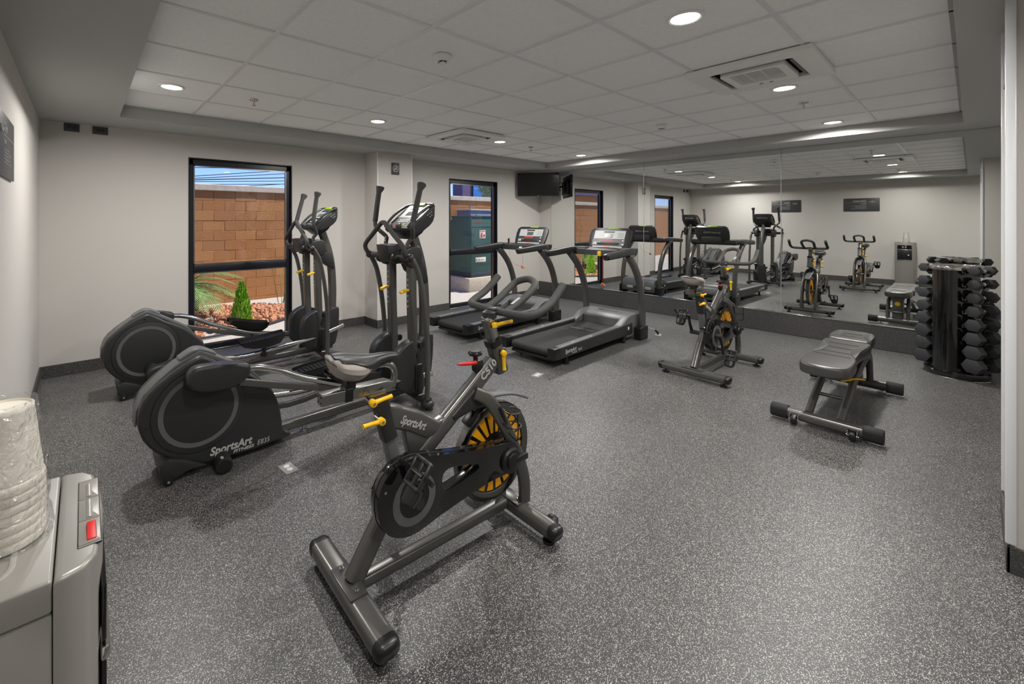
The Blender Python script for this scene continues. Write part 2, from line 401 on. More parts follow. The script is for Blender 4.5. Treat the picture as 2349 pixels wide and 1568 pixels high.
for x0, x1, y0, y1 in ((TX0, TX0+.022, TY0, TY1), (TX1-.022, TX1, TY0, TY1), (TX0, TX1, TY0, TY0+.022), (TX0, TX1, TY1-.022, TY1)):
    b.box(((x0+x1)/2, (y0+y1)/2, CEIL+.001), (x1-x0, y1-y0, .012))
obj('edge_trim', b, 'soffit', ce)
# baseboards
def bb(name, segs):
    b = B()
    for x0, x1, y0, y1 in segs: b.box(((x0+x1)/2, (y0+y1)/2, .055), (x1-x0, y1-y0, .11), .003, 1)
    struct(name, b, 'base')
t = .012
bb('baseboard_far', [(XL, W1[0], YW-t, YW), (W1[1], PX0, YW-t, YW), (PX0-t, PX0, PY-t, YW), (PX0-t, PX1+t, PY-t, PY), (PX1, PX1+t, PY-t, YW), (PX1, W2[0], YW-t, YW), (W2[1], XM, YW-t, YW)])
bb('baseboard_left', [(XL, XL+t, YN, YW)])
bb('baseboard_entrance', [(XS0-t, XS0, YN, YS+t), (XS0-t, XS1+t, YS, YS+t), (XS1, XS1+t, -1.3, YS+t)])
struct('baseboard_right', B().box((XM-.02, (-1.3+YW)/2, MZ0/2-.004), (.04, YW+1.3, MZ0-.008), .006, 1), 'base')
struct('trim_3', B().box((XM-.022, (5.2-.23)/2, MZ0-.003), (.044, 5.46, .008), .002, 1), 'chrome')
# mirrors: three tall panels
for i, (y0, y1) in enumerate(((3.402, 5.228), (1.588, 3.398), (-.226, 1.584))):
    m = obj('wall_mirror', B().box((XM-.006, (y0+y1)/2, (MZ0+MZ1)/2), (.012, y1-y0, MZ1-MZ0-.004)), 'mirror')
    tag(m, ('frameless wall mirror panel nearest the window corner', 'middle frameless mirror panel of the wall of mirrors', 'frameless mirror panel behind the dumbbell tower')[i], 'mirror', 'wall of mirror panels')
    obj('polished_edge', B().box((XM-.0135, y0, (MZ0+MZ1)/2), (.003, .006, MZ1-MZ0-.004)), 'seam', m)
# windows
def window(n, x0, x1):
    y = YW+.075; fw = .05
    b = B()
    for cx, cz, sx, sz in ((x0+fw/2, WZ/2, fw, WZ), (x1-fw/2, WZ/2, fw, WZ), ((x0+x1)/2, WZ-.035, x1-x0, .07), ((x0+x1)/2, .03, x1-x0, .06)):
        b.box((cx, y, cz), (sx, .07, sz), .004, 1)
    w = struct('window_%d' % n, b, 'frame')
    obj('mullion', B().box(((x0+x1)/2, y-.008, .918), (x1-x0-2*fw, .07, .085), .006), 'frame', w)
    b = B(); 
    for x in (x0, x1): b.box((x, YW-.002+.05, WZ/2), (.012, .11, WZ), .002, 1)
    b.box(((x0+x1)/2, YW+.048, WZ), (x1-x0+.012, .11, .012), .002, 1)
    obj('frame_lining', b, 'frame', w)
    b = B()
    for z0, z1 in ((.96, WZ-.07), (.06, .875)):
        for s in (x0+fw+.006, x1-fw-.006): b.box((s, y-.03, (z0+z1)/2), (.012, .012, z1-z0))
        for s in (z0+.006, z1-.006): b.box(((x0+x1)/2, y-.03, s), (x1-x0-2*fw, .012, .012))
    obj('glazing_bead', b, 'steel', w)
    for z0, z1 in ((.96, WZ-.07), (.06, .875)): obj('pane', B().box(((x0+x1)/2, y, (z0+z1)/2), (x1-x0-2*fw, .006, z1-z0)), 'glass', w)
    obj('sill', B().box(((x0+x1)/2, YW+.03, .008), (x1-x0, .1, .016), .003, 1), 'steel', w)
window(1, *W1); window(2, *W2)

# ================================================================ CEILING FIXTURES
LX = (.525, 2.345, 4.176, 6.02); LY = (.943, 3.991)
LB = {(0, 0): 'round recessed ceiling light over the doorway side', (1, 0): 'largest recessed downlight, before the near air conditioner', (2, 0): 'downlight just beyond the near air conditioner cassette',
      (3, 0): 'downlight close to the soffit above the mirror and bench', (0, 1): 'downlight above the ellipticals near the two wall plates', (1, 1): 'downlight above the pilaster, before the far cassette',
      (2, 1): 'downlight just beyond the far air conditioner cassette', (3, 1): 'downlight nearest the television corner'}
proto = None
for j, y in enumerate(LY):
    for i, x in enumerate(LX):
        t = thing('recessed_downlight', LB[(i, j)], 'ceiling light', (x, y, CEIL), 0, 'round recessed downlights')
        if not proto:
            obj('trim_ring', B().lathe([(.062, 0), (.075, -.008), (.082, -.008), (.09, -.001), (.09, .003), (.062, .003)], n=32), 'white', t)
            obj('diffuser', B().lathe([(.0, -.004), (.066, -.004), (.066, -.001), (0, -.001)][1:3], n=32), 'led', t)
            proto = t
        else:
            for k in kids(proto):
                c = k.copy(); C.objects.link(c); c.parent = t
        ld = bpy.data.lights.new('downlight_lamp', 'AREA'); ld.shape = 'DISK'; ld.size = .13; ld.energy = LAMP_W; ld.color = (1.0, .978, .945); ld.spread = R(168)
        lo = bpy.data.objects.new('downlight_lamp', ld); C.objects.link(lo); lo.parent = t; lo.location = (0, 0, -.012)
for x, l in ((.75, 'unseen downlight added in the entrance soffit by the left wall'), (1.95, 'unseen downlight added in the entrance soffit by the stub wall')):  # two lamps added out of frame to brighten the room near the camera
    t = thing('recessed_downlight', l, 'ceiling light', (x, -.85, SOFF), 0, 'round recessed downlights')
    for k in kids(proto):
        c = k.copy(); C.objects.link(c); c.parent = t
        if c.type == 'LIGHT': c.location.z = -.012
def cassette(x, y, label, rz):
    t = thing('air_conditioner', label, 'air conditioner', (x, y, CEIL-.006), rz, 'ceiling cassettes')
    L = .35
    outer = rrect(2*L, 2*L, .015); 
    obj('body', B().box((0, 0, .16), (.56, .56, .3)), 'blk', t)
    obj('panel', B().prism(outer, -.03, .0, .012, 2, 'z', holes=[rrect(.49, .47, .02)]), 'white', t)
    ct = B().prism(rrect(.395, .37, .03), -.042, -.01, .008, 2, 'z', holes=[rrect(.27, .27, .01, -.03, 0)])
    ct = obj('grille_frame', ct, 'white', t)
    for k in range(19): obj('louvre', B().box((-.03-.13+.26*(k+.5)/19, 0, -.0405), (.0062, .268, .0012)), 'white', ct)
    b = B()
    for k in (-.045, .045): b.box((-.03, k, -.0395), (.27, .008, .0012))
    obj('grille_bar', b, 'white', ct)
    for sx, sy, dx, dy in ((0, 1, .40, .022), (0, -1, .40, .022), (1, 0, .022, .34), (-1, 0, .022, .34)):
        obj('air_flap', B().box((sx*.236, sy*.222, -.022), (dx, dy, .008), .003, 1, Matrix.Rotation(R(18)*(sy or 0), 3, 'X') @ Matrix.Rotation(R(-18)*(sx or 0), 3, 'Y')), 'greypl', t)
    for k in (.03, -.03): obj('badge', B().box((.16, k, -.0435), (.014, .02, .002)), 'greypl', t)
    return t
cassette(3.562, .945, 'white square ceiling cassette between the two nearest downlights', 0)
cassette(3.562, 3.991, 'white ceiling cassette at the window side, above the treadmills', PI/2)
for x, y, l in ((1.72, 2.14, 'white smoke detector on the tiles above the ellipticals'), (4.79, 2.17, 'white smoke detector on the tiles near the mirror soffit')):
    t = thing('smoke_detector', l, 'smoke detector', (x, y, CEIL), 0, 'ceiling smoke detectors')
    obj('base', B().lathe([(.055, 0), (.058, -.012), (.05, -.022), (.04, -.036)], n=28), 'white', t)
    obj('sensor_slot', B().lathe([(.030, -.034), (.026, -.046)], n=24), 'blk', t)
    obj('cap', B().lathe([(.038, -.036), (.036, -.039), (.028, -.039)], n=24).lathe([(.024, -.045), (.02, -.052), (.008, -.053)], n=24), 'white', t)
    b = B()
    for k in range(6): a = k*PI/3; b.box((.029*math.cos(a), .029*math.sin(a), -.042), (.004, .004, .012))
    obj('fin', b, 'white', t)
for x, y, l in ((1.12, 3.97, 'chrome sprinkler head above the far elliptical'), (4.85, .955, 'chrome sprinkler head between the two right hand downlights'), (4.81, 4.0, 'chrome sprinkler head beyond the far cassette'), (1.12, .955, 'chrome sprinkler head over the entrance side')):
    t = thing('sprinkler', l, 'sprinkler', (x, y, CEIL), 0, 'ceiling sprinklers')
    obj('escutcheon', B().lathe([(.036, 0), (.034, -.006), (.014, -.008)], n=24), 'chrome', t)
    obj('stem', B().cyl((0, 0, -.045), (0, 0, 0), .007, n=10), 'chrome', t)
    obj('deflector', B().cyl((0, 0, -.050), (0, 0, -.047), .016, n=16), 'chrome', t)

# ================================================================ WALL FIXTURES
def plate(name, x, z, w_, h_, label, group):
    t = thing(name, label, 'wall outlet', (x, YW, z), 0, group)
    obj('cover', B().box((0, -.005, 0), (w_, .01, h_), .003), 'sign', t)
    for k in (-.018, .018): obj('socket', B().lathe([(.015, -.0125), (.015, -.0095)], (k, 0, 0), 'y', 16), 'dkpl', t)
plate('wall_outlet', -.08, 2.334, .112, .075, 'dark outlet plate nearest the left corner, under the soffit', 'dark outlet plates under the soffit')
plate('wall_outlet', .131, 2.331, .118, .075, 'dark outlet plate second from the left corner, under the soffit', 'dark outlet plates under the soffit')
t = thing('no_smoking_sign', 'small dark square no smoking sign on the pilaster', 'sign', (3.31, PY, 2.17), 0)
obj('plaque', B().box((0, -.005, 0), (.125, .01, .165), .003), 'sign', t)
b = B().prism(circ(0, 0, .046, 32), -.0118, -.0104, 0, holes=[circ(0, 0, .039, 32)])
b.box((0, -.0112, 0), (.008, .0012, .08), rot=Matrix.Rotation(R(45), 3, 'Y'))
obj('prohibition_ring', b, 'ltgrey', t)
b = B().box((-.004, -.0107, -.004), (.05, .0012, .01)); b.tube([(.012, -.0107, .006), (.016, -.0107, .014), (.01, -.0107, .02), (.014, -.0107, .03)], .0022, 6, 3)
obj('cigarette_mark', b, 'ltgrey', t)
t = thing('entrance_sign', 'dark plaque on the white wall end beside the doorway', 'sign', (3.12, YS, 2.13), 0)
obj('plaque', B().box((0, .006, 0), (.12, .012, .17), .002), 'sign', t)
def wallsign(y, title, sub, lines, label):
    t = thing('wall_sign', label, 'sign', (XL, y, 1.825), 0, 'slate signs on the left wall')
    obj('plaque', B().box((.006, 0, 0), (.012, .63, .31), .002), 'sign', t)
    fr = lambda yy, zz: frame((.0125, yy, zz), (0, 1, 0), (0, 0, 1))
    text(title, .062, fr(-.085, .07), 'ltgrey', t, 'title', bold=.001)
    obj('rule', B().box((.0128, .10, .048), (.0012, .40, .003)), 'ltgrey', t)
    text(sub, .026, fr(-.085, .012), 'ltgrey', t, 'subtitle', bold=.0006)
    text('\n'.join(lines), .0165, fr(-.085, -.022), 'ltgrey', t, 'rules_text')
    b = B().tube([(.0128, -.245, .075), (.0128, -.225, .062), (.0128, -.205, .058), (.0128, -.195, .05), (.0128, -.185, .058), (.0128, -.165, .062), (.0128, -.145, .075)], .007, 6, 4)
    b.ell((.0128, -.195, .085), (.001, .009, .009), 12, 8)
    obj('emblem', b, 'ltgrey', t)
wallsign(3.14, 'Gym', 'RULES', ['Use towels on all equipment', 'Wear suitable sports clothing and shoes', 'Return the weights after use', 'Wipe the machines when finished', 'Children must be with an adult at all times'], 'slate gym rules sign nearest the window wall')
wallsign(1.685, 'Gimnasio', 'REGLAS', ['Use toalla en todos los equipos', 'Use ropa y calzado deportivo adecuado', 'Regrese las pesas a su lugar', 'Limpie los aparatos al terminar', 'Los menores deben estar con un adulto', 'en todo momento dentro del gimnasio'], 'slate rules sign titled Gimnasio, above the water dispenser wall')
# television
a = R(43); tc = Vector((6.43, 5.175, 2.118))
t = thing('television', 'flat black television on a wall arm in the mirror corner', 'television', tc, a+PI, None)   # local +x faces the room
obj('bezel', B().box((0, 0, 0), (.035, .757, .43), .006), 'blk', t)
obj('screen', B().box((.0185, 0, .006), (.002, .735, .40)), 'screen', t)
obj('back_cover', B().box((-.04, 0, -.03), (.05, .52, .26), .015), 'blk', t)
obj('logo_tab', B().box((.019, 0, -.207), (.004, .03, .008), .001), 'ltgrey', t)
ar = obj('wall_arm', B().box((-.075, 0, 0), (.02, .2, .2), .003).tube([(-.08, 0, 0), (-.2, .03, 0), (-.26, -.08, 0), (-.36, -.01, 0)], .018, 8).box((-.405, -.01, 0), (.02, .09, .2), .003, rot=Matrix.Rotation(R(2), 3, 'Z')), 'blk', t)
obj('loose_cable', B().tube([(-.06, -.15, .08), (-.10, -.24, .1), (-.14, -.25, .0), (-.1, -.22, -.06), (-.14, -.18, .03), (-.2, -.1, .06), (-.2, -.05, 0)], .006, 6, 5), 'blk', t)
# floor outlets
def fout(x, y, rz, label):
    t = thing('floor_outlet', label, 'floor outlet', (x, y, 0), rz, 'steel floor outlets')
    obj('cover_plate', B().box((0, 0, .002), (.115, .075, .004), .0015, 1), 'silver2', t)
    for k in (-.02, .02):
        s = obj('socket', B().cyl((k, 0, .003), (k, 0, .0055), .016, n=20), 'white', t)
        obj('slot', B().box((k-.005, .004, .0057), (.002, .007, .0006)).box((k+.005, .004, .0057), (.002, .007, .0006)).cyl((k, -.007, .0054), (k, -.007, .006), .0025, n=8), 'blk', s)
fout(.92, 2.588, R(97), 'steel floor outlet beside the near elliptical'); fout(3.265, 2.636, R(10), 'steel floor outlet before the near treadmill')
fout(5.58, 2.569, R(20), 'steel floor outlet with a plug, ahead of the near treadmill')
# ================================================================ SPIN BIKE
def lever(p, dirv, m_='yel', L=.075, axis=(0, 1, 0)):
    # clamp lever: hub with a tapered arm and a metal screw
    p = Vector(p); d = Vector(dirv).normalized(); a = Vector(axis).normalized()
    b = B().cyl(p-a*.012, p+a*.014, .014, n=16, bev=.003)
    b.tube([p+d*.006, p+d*L*.45+a*.004, p+d*L*.8+a*.006, p+d*L+a*.006], [.010, .0085, .008, .0095], 10)
    return b, p, a
def make_bike(label, loc, rz, crank_deg):
    t = thing('spin_bike', label, 'exercise bike', loc, rz, 'spin bikes')
    O = lambda n, b, m, p=None, l=None, ang=40: obj(n, b, m, p or t, l, ang)
    # stabilisers
    for x, l in ((0, None), (.855, None)):
        sb = O('stabilizer_bar', B().tube([(x, -.272, .062), (x, .272, .062)], 1, sec=(.088 if x == 0 else .076, .062, .022), up=(1, 0, 0)), 'charc')
        for s in (-1, 1):
            O('end_cap', B().tube([(x, s*.270, .062), (x, s*.290, .062), (x, s*.302, .0615), (x, s*.308, .061), (x, s*.3105, .0605), (x, s*.311, .06)], [1.03, 1.02, .93, .78, .5, .15], sec=(.088 if x == 0 else .076, .062, .024), up=(1, 0, 0)), 'blk', sb)
            O('levelling_foot', B().cyl((x, s*.25, 0), (x, s*.25, .014), .028, n=20, bev=.004).cyl((x, s*.25, .012), (x, s*.25, .04), .009, n=12), 'blk', sb)
    for x in (0, .855): O('mounting_plate', B().box((x, 0, .0955), (.07, .18, .006), .002), 'charc')
    b = B()
    for x in (0, .855):
        for s in (-.065, .065): b.cyl((x, s, .098), (x, s, .106), .010, n=6).cyl((x, s, .106), (x, s, .118), .005, n=8)
    O('bolt', b, 'chrome')['kind'] = 'stuff'
    O('base_beam', B().tube([(.03, 0, .07), (.83, 0, .07)], 1, sec=(.052, .046, .012), up=(0, 1, 0)), 'charc')
    # frame tubes
    O('rear_frame_tube', B().tube([(.02, 0, .092), (.10, 0, .215), (.26, 0, .425)], 1, sec=(.058, .075, .02), up=(0, 1, 0)), 'charc')
    mt = O('main_frame_tube', B().tube([(.22, 0, .405), (.33, 0, .478), (.60, 0, .672), (.735, 0, .775)], 1, sec=(.058, .078, .022), up=(0, 1, 0)), 'charc')
    text('C510', .05, frame((.655, -.0298, .708), (.8, 0, .6), (-.6, 0, .8)), 'ltgrey', mt, 'model_lettering', bold=.0015)
    st = O('seat_frame_tube', B().prism([(.148, .728), (.20, .712), (.32, .652), (.405, .592), (.44, .60), (.40, .535), (.335, .535), (.248, .592), (.158, .632)], -.027, .027, .012, 3), 'charc')
    text('SportsArt', .046, frame((.207, -.0285, .642), (.88, 0, -.475), (.475, 0, .88)), 'ltgrey', st, shear=.25, bold=.001, width=.135)
    O('frame_gusset', B().prism([(.236, .60), (.262, .47), (.335, .44), (.43, .52), (.45, .60), (.40, .575)], -.023, .023, .008), 'charc')
    O('seat_post_sleeve', B().tube([(.126, 0, .765), (.172, 0, .585)], 1, sec=(.056, .060, .01), up=(0, 1, 0)), 'dkpl')
    O('lower_seat_post', B().tube([(.168, 0, .595), (.203, 0, .445)], 1, sec=(.046, .048, .008), up=(0, 1, 0)), 'greypl')
    O('seat_post', B().tube([(.115, 0, .80), (.140, 0, .70)], 1, sec=(.046, .046, .008), up=(0, 1, 0)), 'dkpl')
    sl = O('seat_slider', B().tube([(-.112, 0, .807), (.155, 0, .801), (.182, 0, .796)], [1, 1, .7], sec=(.046, .042, .004), up=(0, 1, 0)), 'steel')
    O('clamp_band', B().tube([(-.022, 0, .806), (.006, 0, .805)], 1, sec=(.054, .052, .006), up=(0, 1, 0)), 'blk', sl)
    b = B()
    for yy in (-.012, .012):
        for zz in (-.01, .01): b.cyl((-.1135, yy, .807+zz), (-.112, yy, .807+zz), .004, n=8)
    O('end_hole', b, 'blk', sl)['kind'] = 'stuff'
    O('warning_triangle', B().tube([(.045, -.0235, .793), (.075, -.0235, .793), (.06, -.0235, .82)], .0008, 4, closed=True), 'blk', sl)
    O('slider_clamp', B().box((.112, 0, .777), (.07, .052, .03), .004), 'steel')
    O('saddle_rail', B().tube([(.186, 0, .785), (.198, 0, .83), (.185, 0, .868), (.14, 0, .885), (.06, 0, .885), (.0, 0, .875)], .0135, 12, 5), 'steel')
    # saddle
    sad = []
    secs = [(-.070, .055, .905, .945, .02), (-.055, .088, .878, .949, .03), (-.02, .100, .858, .946, .035), (.02, .095, .850, .938, .035), (.06, .066, .858, .930, .03), (.10, .040, .872, .926, .02), (.15, .028, .886, .924, .016), (.19, .024, .892, .918, .012), (.207, .012, .898, .910, .006)]
    def sec(x, hw, z0, z1, dip, top=1.0):
        P = []
        for k in range(36):
            a = 2*PI*k/36; c, s = math.cos(a), math.sin(a)
            y = hw*(abs(c)**.7)*(1 if c >= 0 else -1); zz = (z0+z1)/2+(z1-z0)/2*(abs(s)**.8)*(1 if s >= 0 else -1)
            if s > 0: zz -= dip*.45*max(0, 1-(abs(y)/max(hw, 1e-3)/.35)**2)
            else: zz += .55*(z1-z0)*(abs(y)/hw)**2*.6
            P.append((x, y, zz))
        return P
    def dense(L, k=5):
        out = []
        for i in range(len(L)-1):
            a, b_, c_, d_ = L[max(0, i-1)], L[i], L[i+1], L[min(len(L)-1, i+2)]
            for j in range(k):
                t_ = j/k; out.append(tuple(.5*((2*q1)+(-q0+q2)*t_+(2*q0-5*q1+4*q2-q3)*t_*t_+(-q0+3*q1-3*q2+q3)*t_**3) for q0, q1, q2, q3 in zip(a, b_, c_, d_)))
        return out+[L[-1]]
    secs = dense(secs)
    sd_ = O('saddle', B().loft([sec(*q) for q in secs]), 'gleath', None, 'pale grey saddle sides', 60)
    s2 = [(x+.004, hw*(.80+.26*min(1, max(0, (x+.02)/.10))), z0+(z1-z0)*(.62-.67*min(1, max(0, (x+.02)/.10))), z1+.004, dip) for x, hw, z0, z1, dip in secs[4:]]
    O('saddle_cover', B().loft([sec(*q) for q in s2]), 'saddle', sd_, 'black saddle top', 60)
    O('saddle_clamp', B().box((.0, 0, .845), (.04, .05, .05), .006).cyl((0, -.04, .852), (0, .04, .852), .012, n=14), 'blk', sd_)
    # levers
    for p, d, L in (((.075, -.05, .762), (1, 0, .05), .085), ((.112, -.05, .683), (-1, 0, -.03), .075)):
        b, q, a_ = lever(p, d, L=L); lv = O('clamp_lever', b, 'yel')
        O('lever_screw', B().cyl(q-Vector((0, .0145, 0)), q-Vector((0, .011, 0)), .006, n=10), 'chrome', lv)
        O('lever_shaft', B().cyl(q+Vector((0, .012, 0)), (q.x, -.0, q.z), .008, n=10), 'steel', lv)
    b, q, a_ = lever((.766, -.05, .822), (.03, -.1, -1), L=.08, axis=(.3, 1, 0)); lv = O('clamp_lever', b, 'yel')
    O('lever_shaft', B().cyl((.775, -.05, .822), (.755, 0, .825), .009, n=10).box((.772, -.028, .825), (.035, .03, .03), .004), 'dkpl', lv)
    b, q, a_ = lever((.722, -.035, .958), (.8, -.25, .05), L=.095, axis=(0, .3, 1)); O('clamp_lever', b, 'yel')
    # flywheel
    fc = (.742, 0, .352)
    fw = O('flywheel', B().lathe([(.187, -.010), (.187, -.017), (.191, -.020), (.224, -.020), (.228, -.016), (.228, .016), (.224, .020), (.191, .020), (.187, .017), (.187, .010)], fc, 'y', 64), 'rimst')
    O('flywheel_disc', B().cyl((fc[0], -.010, fc[2]), (fc[0], .010, fc[2]), .1875, n=64), 'dkpl', fw)
    for s in (-1, 1):
        pts = [(.183*math.cos(R(a)), .183*math.sin(R(a))) for a in (-6.2, 0, 6.2)]+[(.088*math.cos(R(a)), .088*math.sin(R(a))) for a in (4.7, -4.7)]
        me = mesh('amber_sector', B().prism(pts, s*.0098, s*.0118), 'amber')
        for k in range(20):
            q = bpy.data.objects.new('amber_sector', me); C.objects.link(q); q.parent = fw; q.location = fc; q.rotation_euler = (0, R(18*k+9), 0)
    O('hub', B().cyl((fc[0], -.118, fc[2]), (fc[0], .11, fc[2]), .018, n=16), 'steel')
    O('brake_pad', B().box((.60, 0, .542), (.07, .05, .03), .006, rot=Matrix.Rotation(R(-40), 3, 'Y')), 'blk')
    # chain guard (right) with the slot, ring, hub cover
    cc = (.218, .378)
    out = [(.062, .44), (.060, .39), (.072, .335), (.105, .285), (.15, .256), (.205, .242), (.27, .247), (.34, .262), (.50, .285), (.62, .297), (.72, .296), (.775, .315), (.80, .352), (.79, .40), (.75, .43), (.55, .462), (.40, .492), (.27, .525), (.20, .538), (.13, .525), (.085, .49)]
    slot = [(.352, .392), (.358, .423), (.385, .436), (.425, .432), (.535, .405), (.548, .392), (.538, .374), (.39, .350), (.362, .362)]
    g = O('chain_guard', B().prism(smooth(out, 3), -.118, -.062, .007, 2, holes=[smooth(slot, 2)]), 'gloss')
    O('guard_ring', B().prism(circ(*cc, .098, 48), -.1205, -.1178, 0, holes=[circ(*cc, .068, 48)]), 'ring', g)
    O('guard_recess', B().cyl((cc[0], -.1190, cc[1]), (cc[0], -.116, cc[1]), .067, n=40), 'blk', g)
    O('guard_seam', B().tube([(x, -.0905, z) for x, z in smooth([(cc[0]+(x-cc[0])*1.006, cc[1]+(z-cc[1])*1.006) for x, z in out], 3)], .002, 5, closed=True), 'dkpl', g)
    O('axle_cover', B().lathe([(.058, -.115), (.058, -.128), (.050, -.136), (.038, -.137), (.036, -.146), (.018, -.150)], (fc[0], 0, fc[2]), 'y', 32).box((fc[0]+.045, -.14, fc[2]+.004), (.09, .022, .03), .008), 'blk', g)
    b = B()
    for x, z in ((.33, .515), (.75, .385), (.09, .45)): b.cyl((x, -.121, z), (x, -.117, z), .005, n=10)
    O('guard_screw', b, 'chrome', g)['kind'] = 'stuff'
    # cranks and pedals
    ca = R(crank_deg); L = .17
    for s in (-1, 1):
        yy = s*.145 if s < 0 else .10
        px, pz = cc[0]+(-s)*math.cos(ca)*L, cc[1]+(-s)*math.sin(ca)*L
        y0 = yy; y1 = yy+s*.012
        cr = O('crank_arm', B().tube([(cc[0], y0, cc[1]), ((cc[0]+px)/2, y1, (cc[1]+pz)/2), (px, y1, pz)], [1.25, 1.0, .9], sec=(.026, .018, .006), up=(-(pz-cc[1]), 0, px-cc[0])), 'blk')
        O('crank_axle', B().cyl((cc[0], y0+s*.015, cc[1]), (cc[0], -s*-.03 if s > 0 else -.06, cc[1]), .02, n=16), 'dkpl', cr)
        pt = R(127)
        rot = Matrix.Rotation(pt, 3, 'Y'); c0 = Vector((px, y1+s*.062, pz))
        def Q(x, y, z): return c0+rot @ Vector((x, y, z))
        b = B()
        for a_, d_ in (((.045, 0, 0), (.014, .088, .022)), ((-.045, 0, 0), (.014, .088, .022)), ((0, .042, 0), (.10, .012, .022)), ((0, -.042, 0), (.10, .012, .022)), ((0, 0, 0), (.10, .018, .014))):
            b.box(Q(*a_), d_, .004, 1, rot)
        pd = O('pedal', b, 'dkpl')
        O('pedal_axle', B().cyl((px, y1-s*.006, pz), c0+Vector((0, s*.03, 0)), .008, n=10), 'steel', pd)
        cage = []
        for x, w_, zz in ((.04, .042, .012), (.07, .044, .02), (.098, .038, .012)):
            cage.append([Q(x, w_*math.cos(a), .012+ (.032 if math.sin(a) > 0 else .02)*math.sin(a)) for a in [2*PI*k/14 for k in range(14)]])
        O('toe_cage', B().loft(cage, cap=False).loft([cage[-1], [Q(.106, .026*math.cos(a), .012+.018*math.sin(a)) for a in [2*PI*k/14 for k in range(14)]]]), 'blk', pd)
        O('toe_strap', B().tube([Q(.0, -.047, -.01), Q(.01, -.045, .05), Q(.01, 0, .066), Q(.01, .045, .05), Q(0, .047, -.01), Q(-.005, .05*1, -.07)], 1, sm=3, sec=(.016, .003, .001), up=(1, 0, 0)), 'blk', pd)
    # fork, fender, head
    for s in (-1, 1):
        O('fork_leg', B().tube([(.60, s*.034, .668), (.655, s*.066, .632), (.72, s*.082, .53), (.80, s*.085, .385), (.868, s*.083, .22), (.878, s*.08, .092)], 1, sm=4, sec=(.034, .058, .012), up=(0, 1, 0)), 'charc')
    O('wheel_shroud', B().prism([(.60, .685), (.47, .596), (.482, .572), (.505, .575), (.60, .592), (.70, .588), (.69, .625)], -.036, .036, .012, 3), 'dkpl')
    O('front_fender', B().tube([(.66, 0, .628), (.74, 0, .622), (.84, 0, .605), (.925, 0, .572), (.965, 0, .55)], [1, 1, 1, .95, .7], sm=3, sec=(.075, .014, .006), up=(0, 1, 0)), 'greypl')
    O('head_tube', B().tube([(.796, 0, .722), (.772, 0, .795), (.748, 0, .868)], 1, sec=(.064, .068, .02), up=(0, 1, 0)), 'charc')
    O('collar', B().tube([(.752, 0, .855), (.742, 0, .885)], 1, sec=(.068, .072, .012), up=(0, 1, 0)), 'blk')
    O('handlebar_post', B().tube([(.746, 0, .878), (.708, 0, .985)], 1, sec=(.046, .05, .006), up=(0, 1, 0)), 'steel')
    O('bar_bracket', B().tube([(.700, 0, .985), (.80, 0, 1.008)], 1, sec=(.05, .016, .003), up=(0, 1, 0)).box((.705, 0, .985), (.03, .056, .02), .004), 'chrome')
    O('bar_mount', B().lathe([(.026, .982), (.034, .99), (.034, 1.016), (.02, 1.026)], (.722, 0, 0), 'z', 22).box((.76, 0, 1.026), (.08, .05, .016), .006), 'dkpl')
    hb = B(); r = .0185
    path = [(.995, .222, 1.145), (.94, .224, 1.098), (.89, .226, 1.064), (.82, .222, 1.036), (.775, .195, 1.022), (.765, .12, 1.018), (.762, 0, 1.016), (.765, -.12, 1.018), (.775, -.195, 1.022), (.82, -.222, 1.036), (.89, -.226, 1.064), (.94, -.224, 1.098), (.995, -.222, 1.145)]
    hb.tube(path, r, 14, 4, up=(0, 0, 1))
    hb.tube([(.77, .068, 1.020), (.85, .070, 1.055), (.92, .074, 1.095), (.975, .062, 1.132), (1.0, .0, 1.150), (.975, -.062, 1.132), (.92, -.074, 1.095), (.85, -.070, 1.055), (.77, -.068, 1.020)], r*.95, 14, 4, up=(0, 0, 1))
    O('handlebar', hb, 'foam')
    O('bar_label', B().box((.83, -.068, 1.0665), (.06, .016, .002), rot=Matrix.Rotation(R(-24), 3, 'Y')), 'ltgrey')
    # resistance knob and emergency brake lever
    kb = B().lathe([(.010, .822), (.024, .826), (.030, .836), (.026, .848), (.0, .851)][:4], (.630, 0, 0), 'z', 24)
    for k in range(6): a_ = k*PI/3; kb.ell((.630+.024*math.cos(a_), .024*math.sin(a_), .836), (.011, .011, .010), 10, 8)
    O('resistance_knob', kb, 'blk')
    O('knob_stem', B().cyl((.630, 0, .83), (.642, 0, .75), .011, n=14).box((.645, 0, .775), (.05, .034, .05), .008), 'blk')
    O('brake_lever', B().tube([(.625, -.012, .797), (.58, -.02, .803), (.53, -.026, .812), (.505, -.028, .816)], [.010, .009, .0075, .004], 10, 3), 'red')
    # bottle cage wire on the right fork leg
    bx = B()
    z0, x0, y0 = .56, .725, -.115
    for zz in (.52, .585): bx.tube([(.715+.0*zz, -.10, zz), (.70, -.145, zz), (.73, -.175, zz), (.765, -.165, zz), (.775, -.125, zz), (.755, -.10, zz)], .003, 6, 4)
    bx.tube([(.735, -.172, .585), (.735, -.172, .47), (.75, -.13, .455), (.75, -.10, .47)], .003, 6, 3)
    O('bottle_cage', bx, 'blk')
    O('cage_plate', B().box((.715, -.101, .555), (.014, .006, .10), .002, rot=Matrix.Rotation(R(-27), 3, 'Y')), 'blk')
    # transport wheels on the front stabiliser
    for s in (-1, 1):
        O('transport_wheel', B().cyl((.905, s*.215, .06), (.905, s*.245, .06), .028, n=20, bev=.005), 'blk')
        O('wheel_bracket', B().box((.885, s*.21, .072), (.05, .006, .03), .002).box((.885, s*.25, .072), (.05, .006, .03), .002), 'charc')
    return t
bike1 = make_bike('largest spin bike, standing alone in the foreground beside the near elliptical', (.765, 1.515, 0), R(-2), 107)
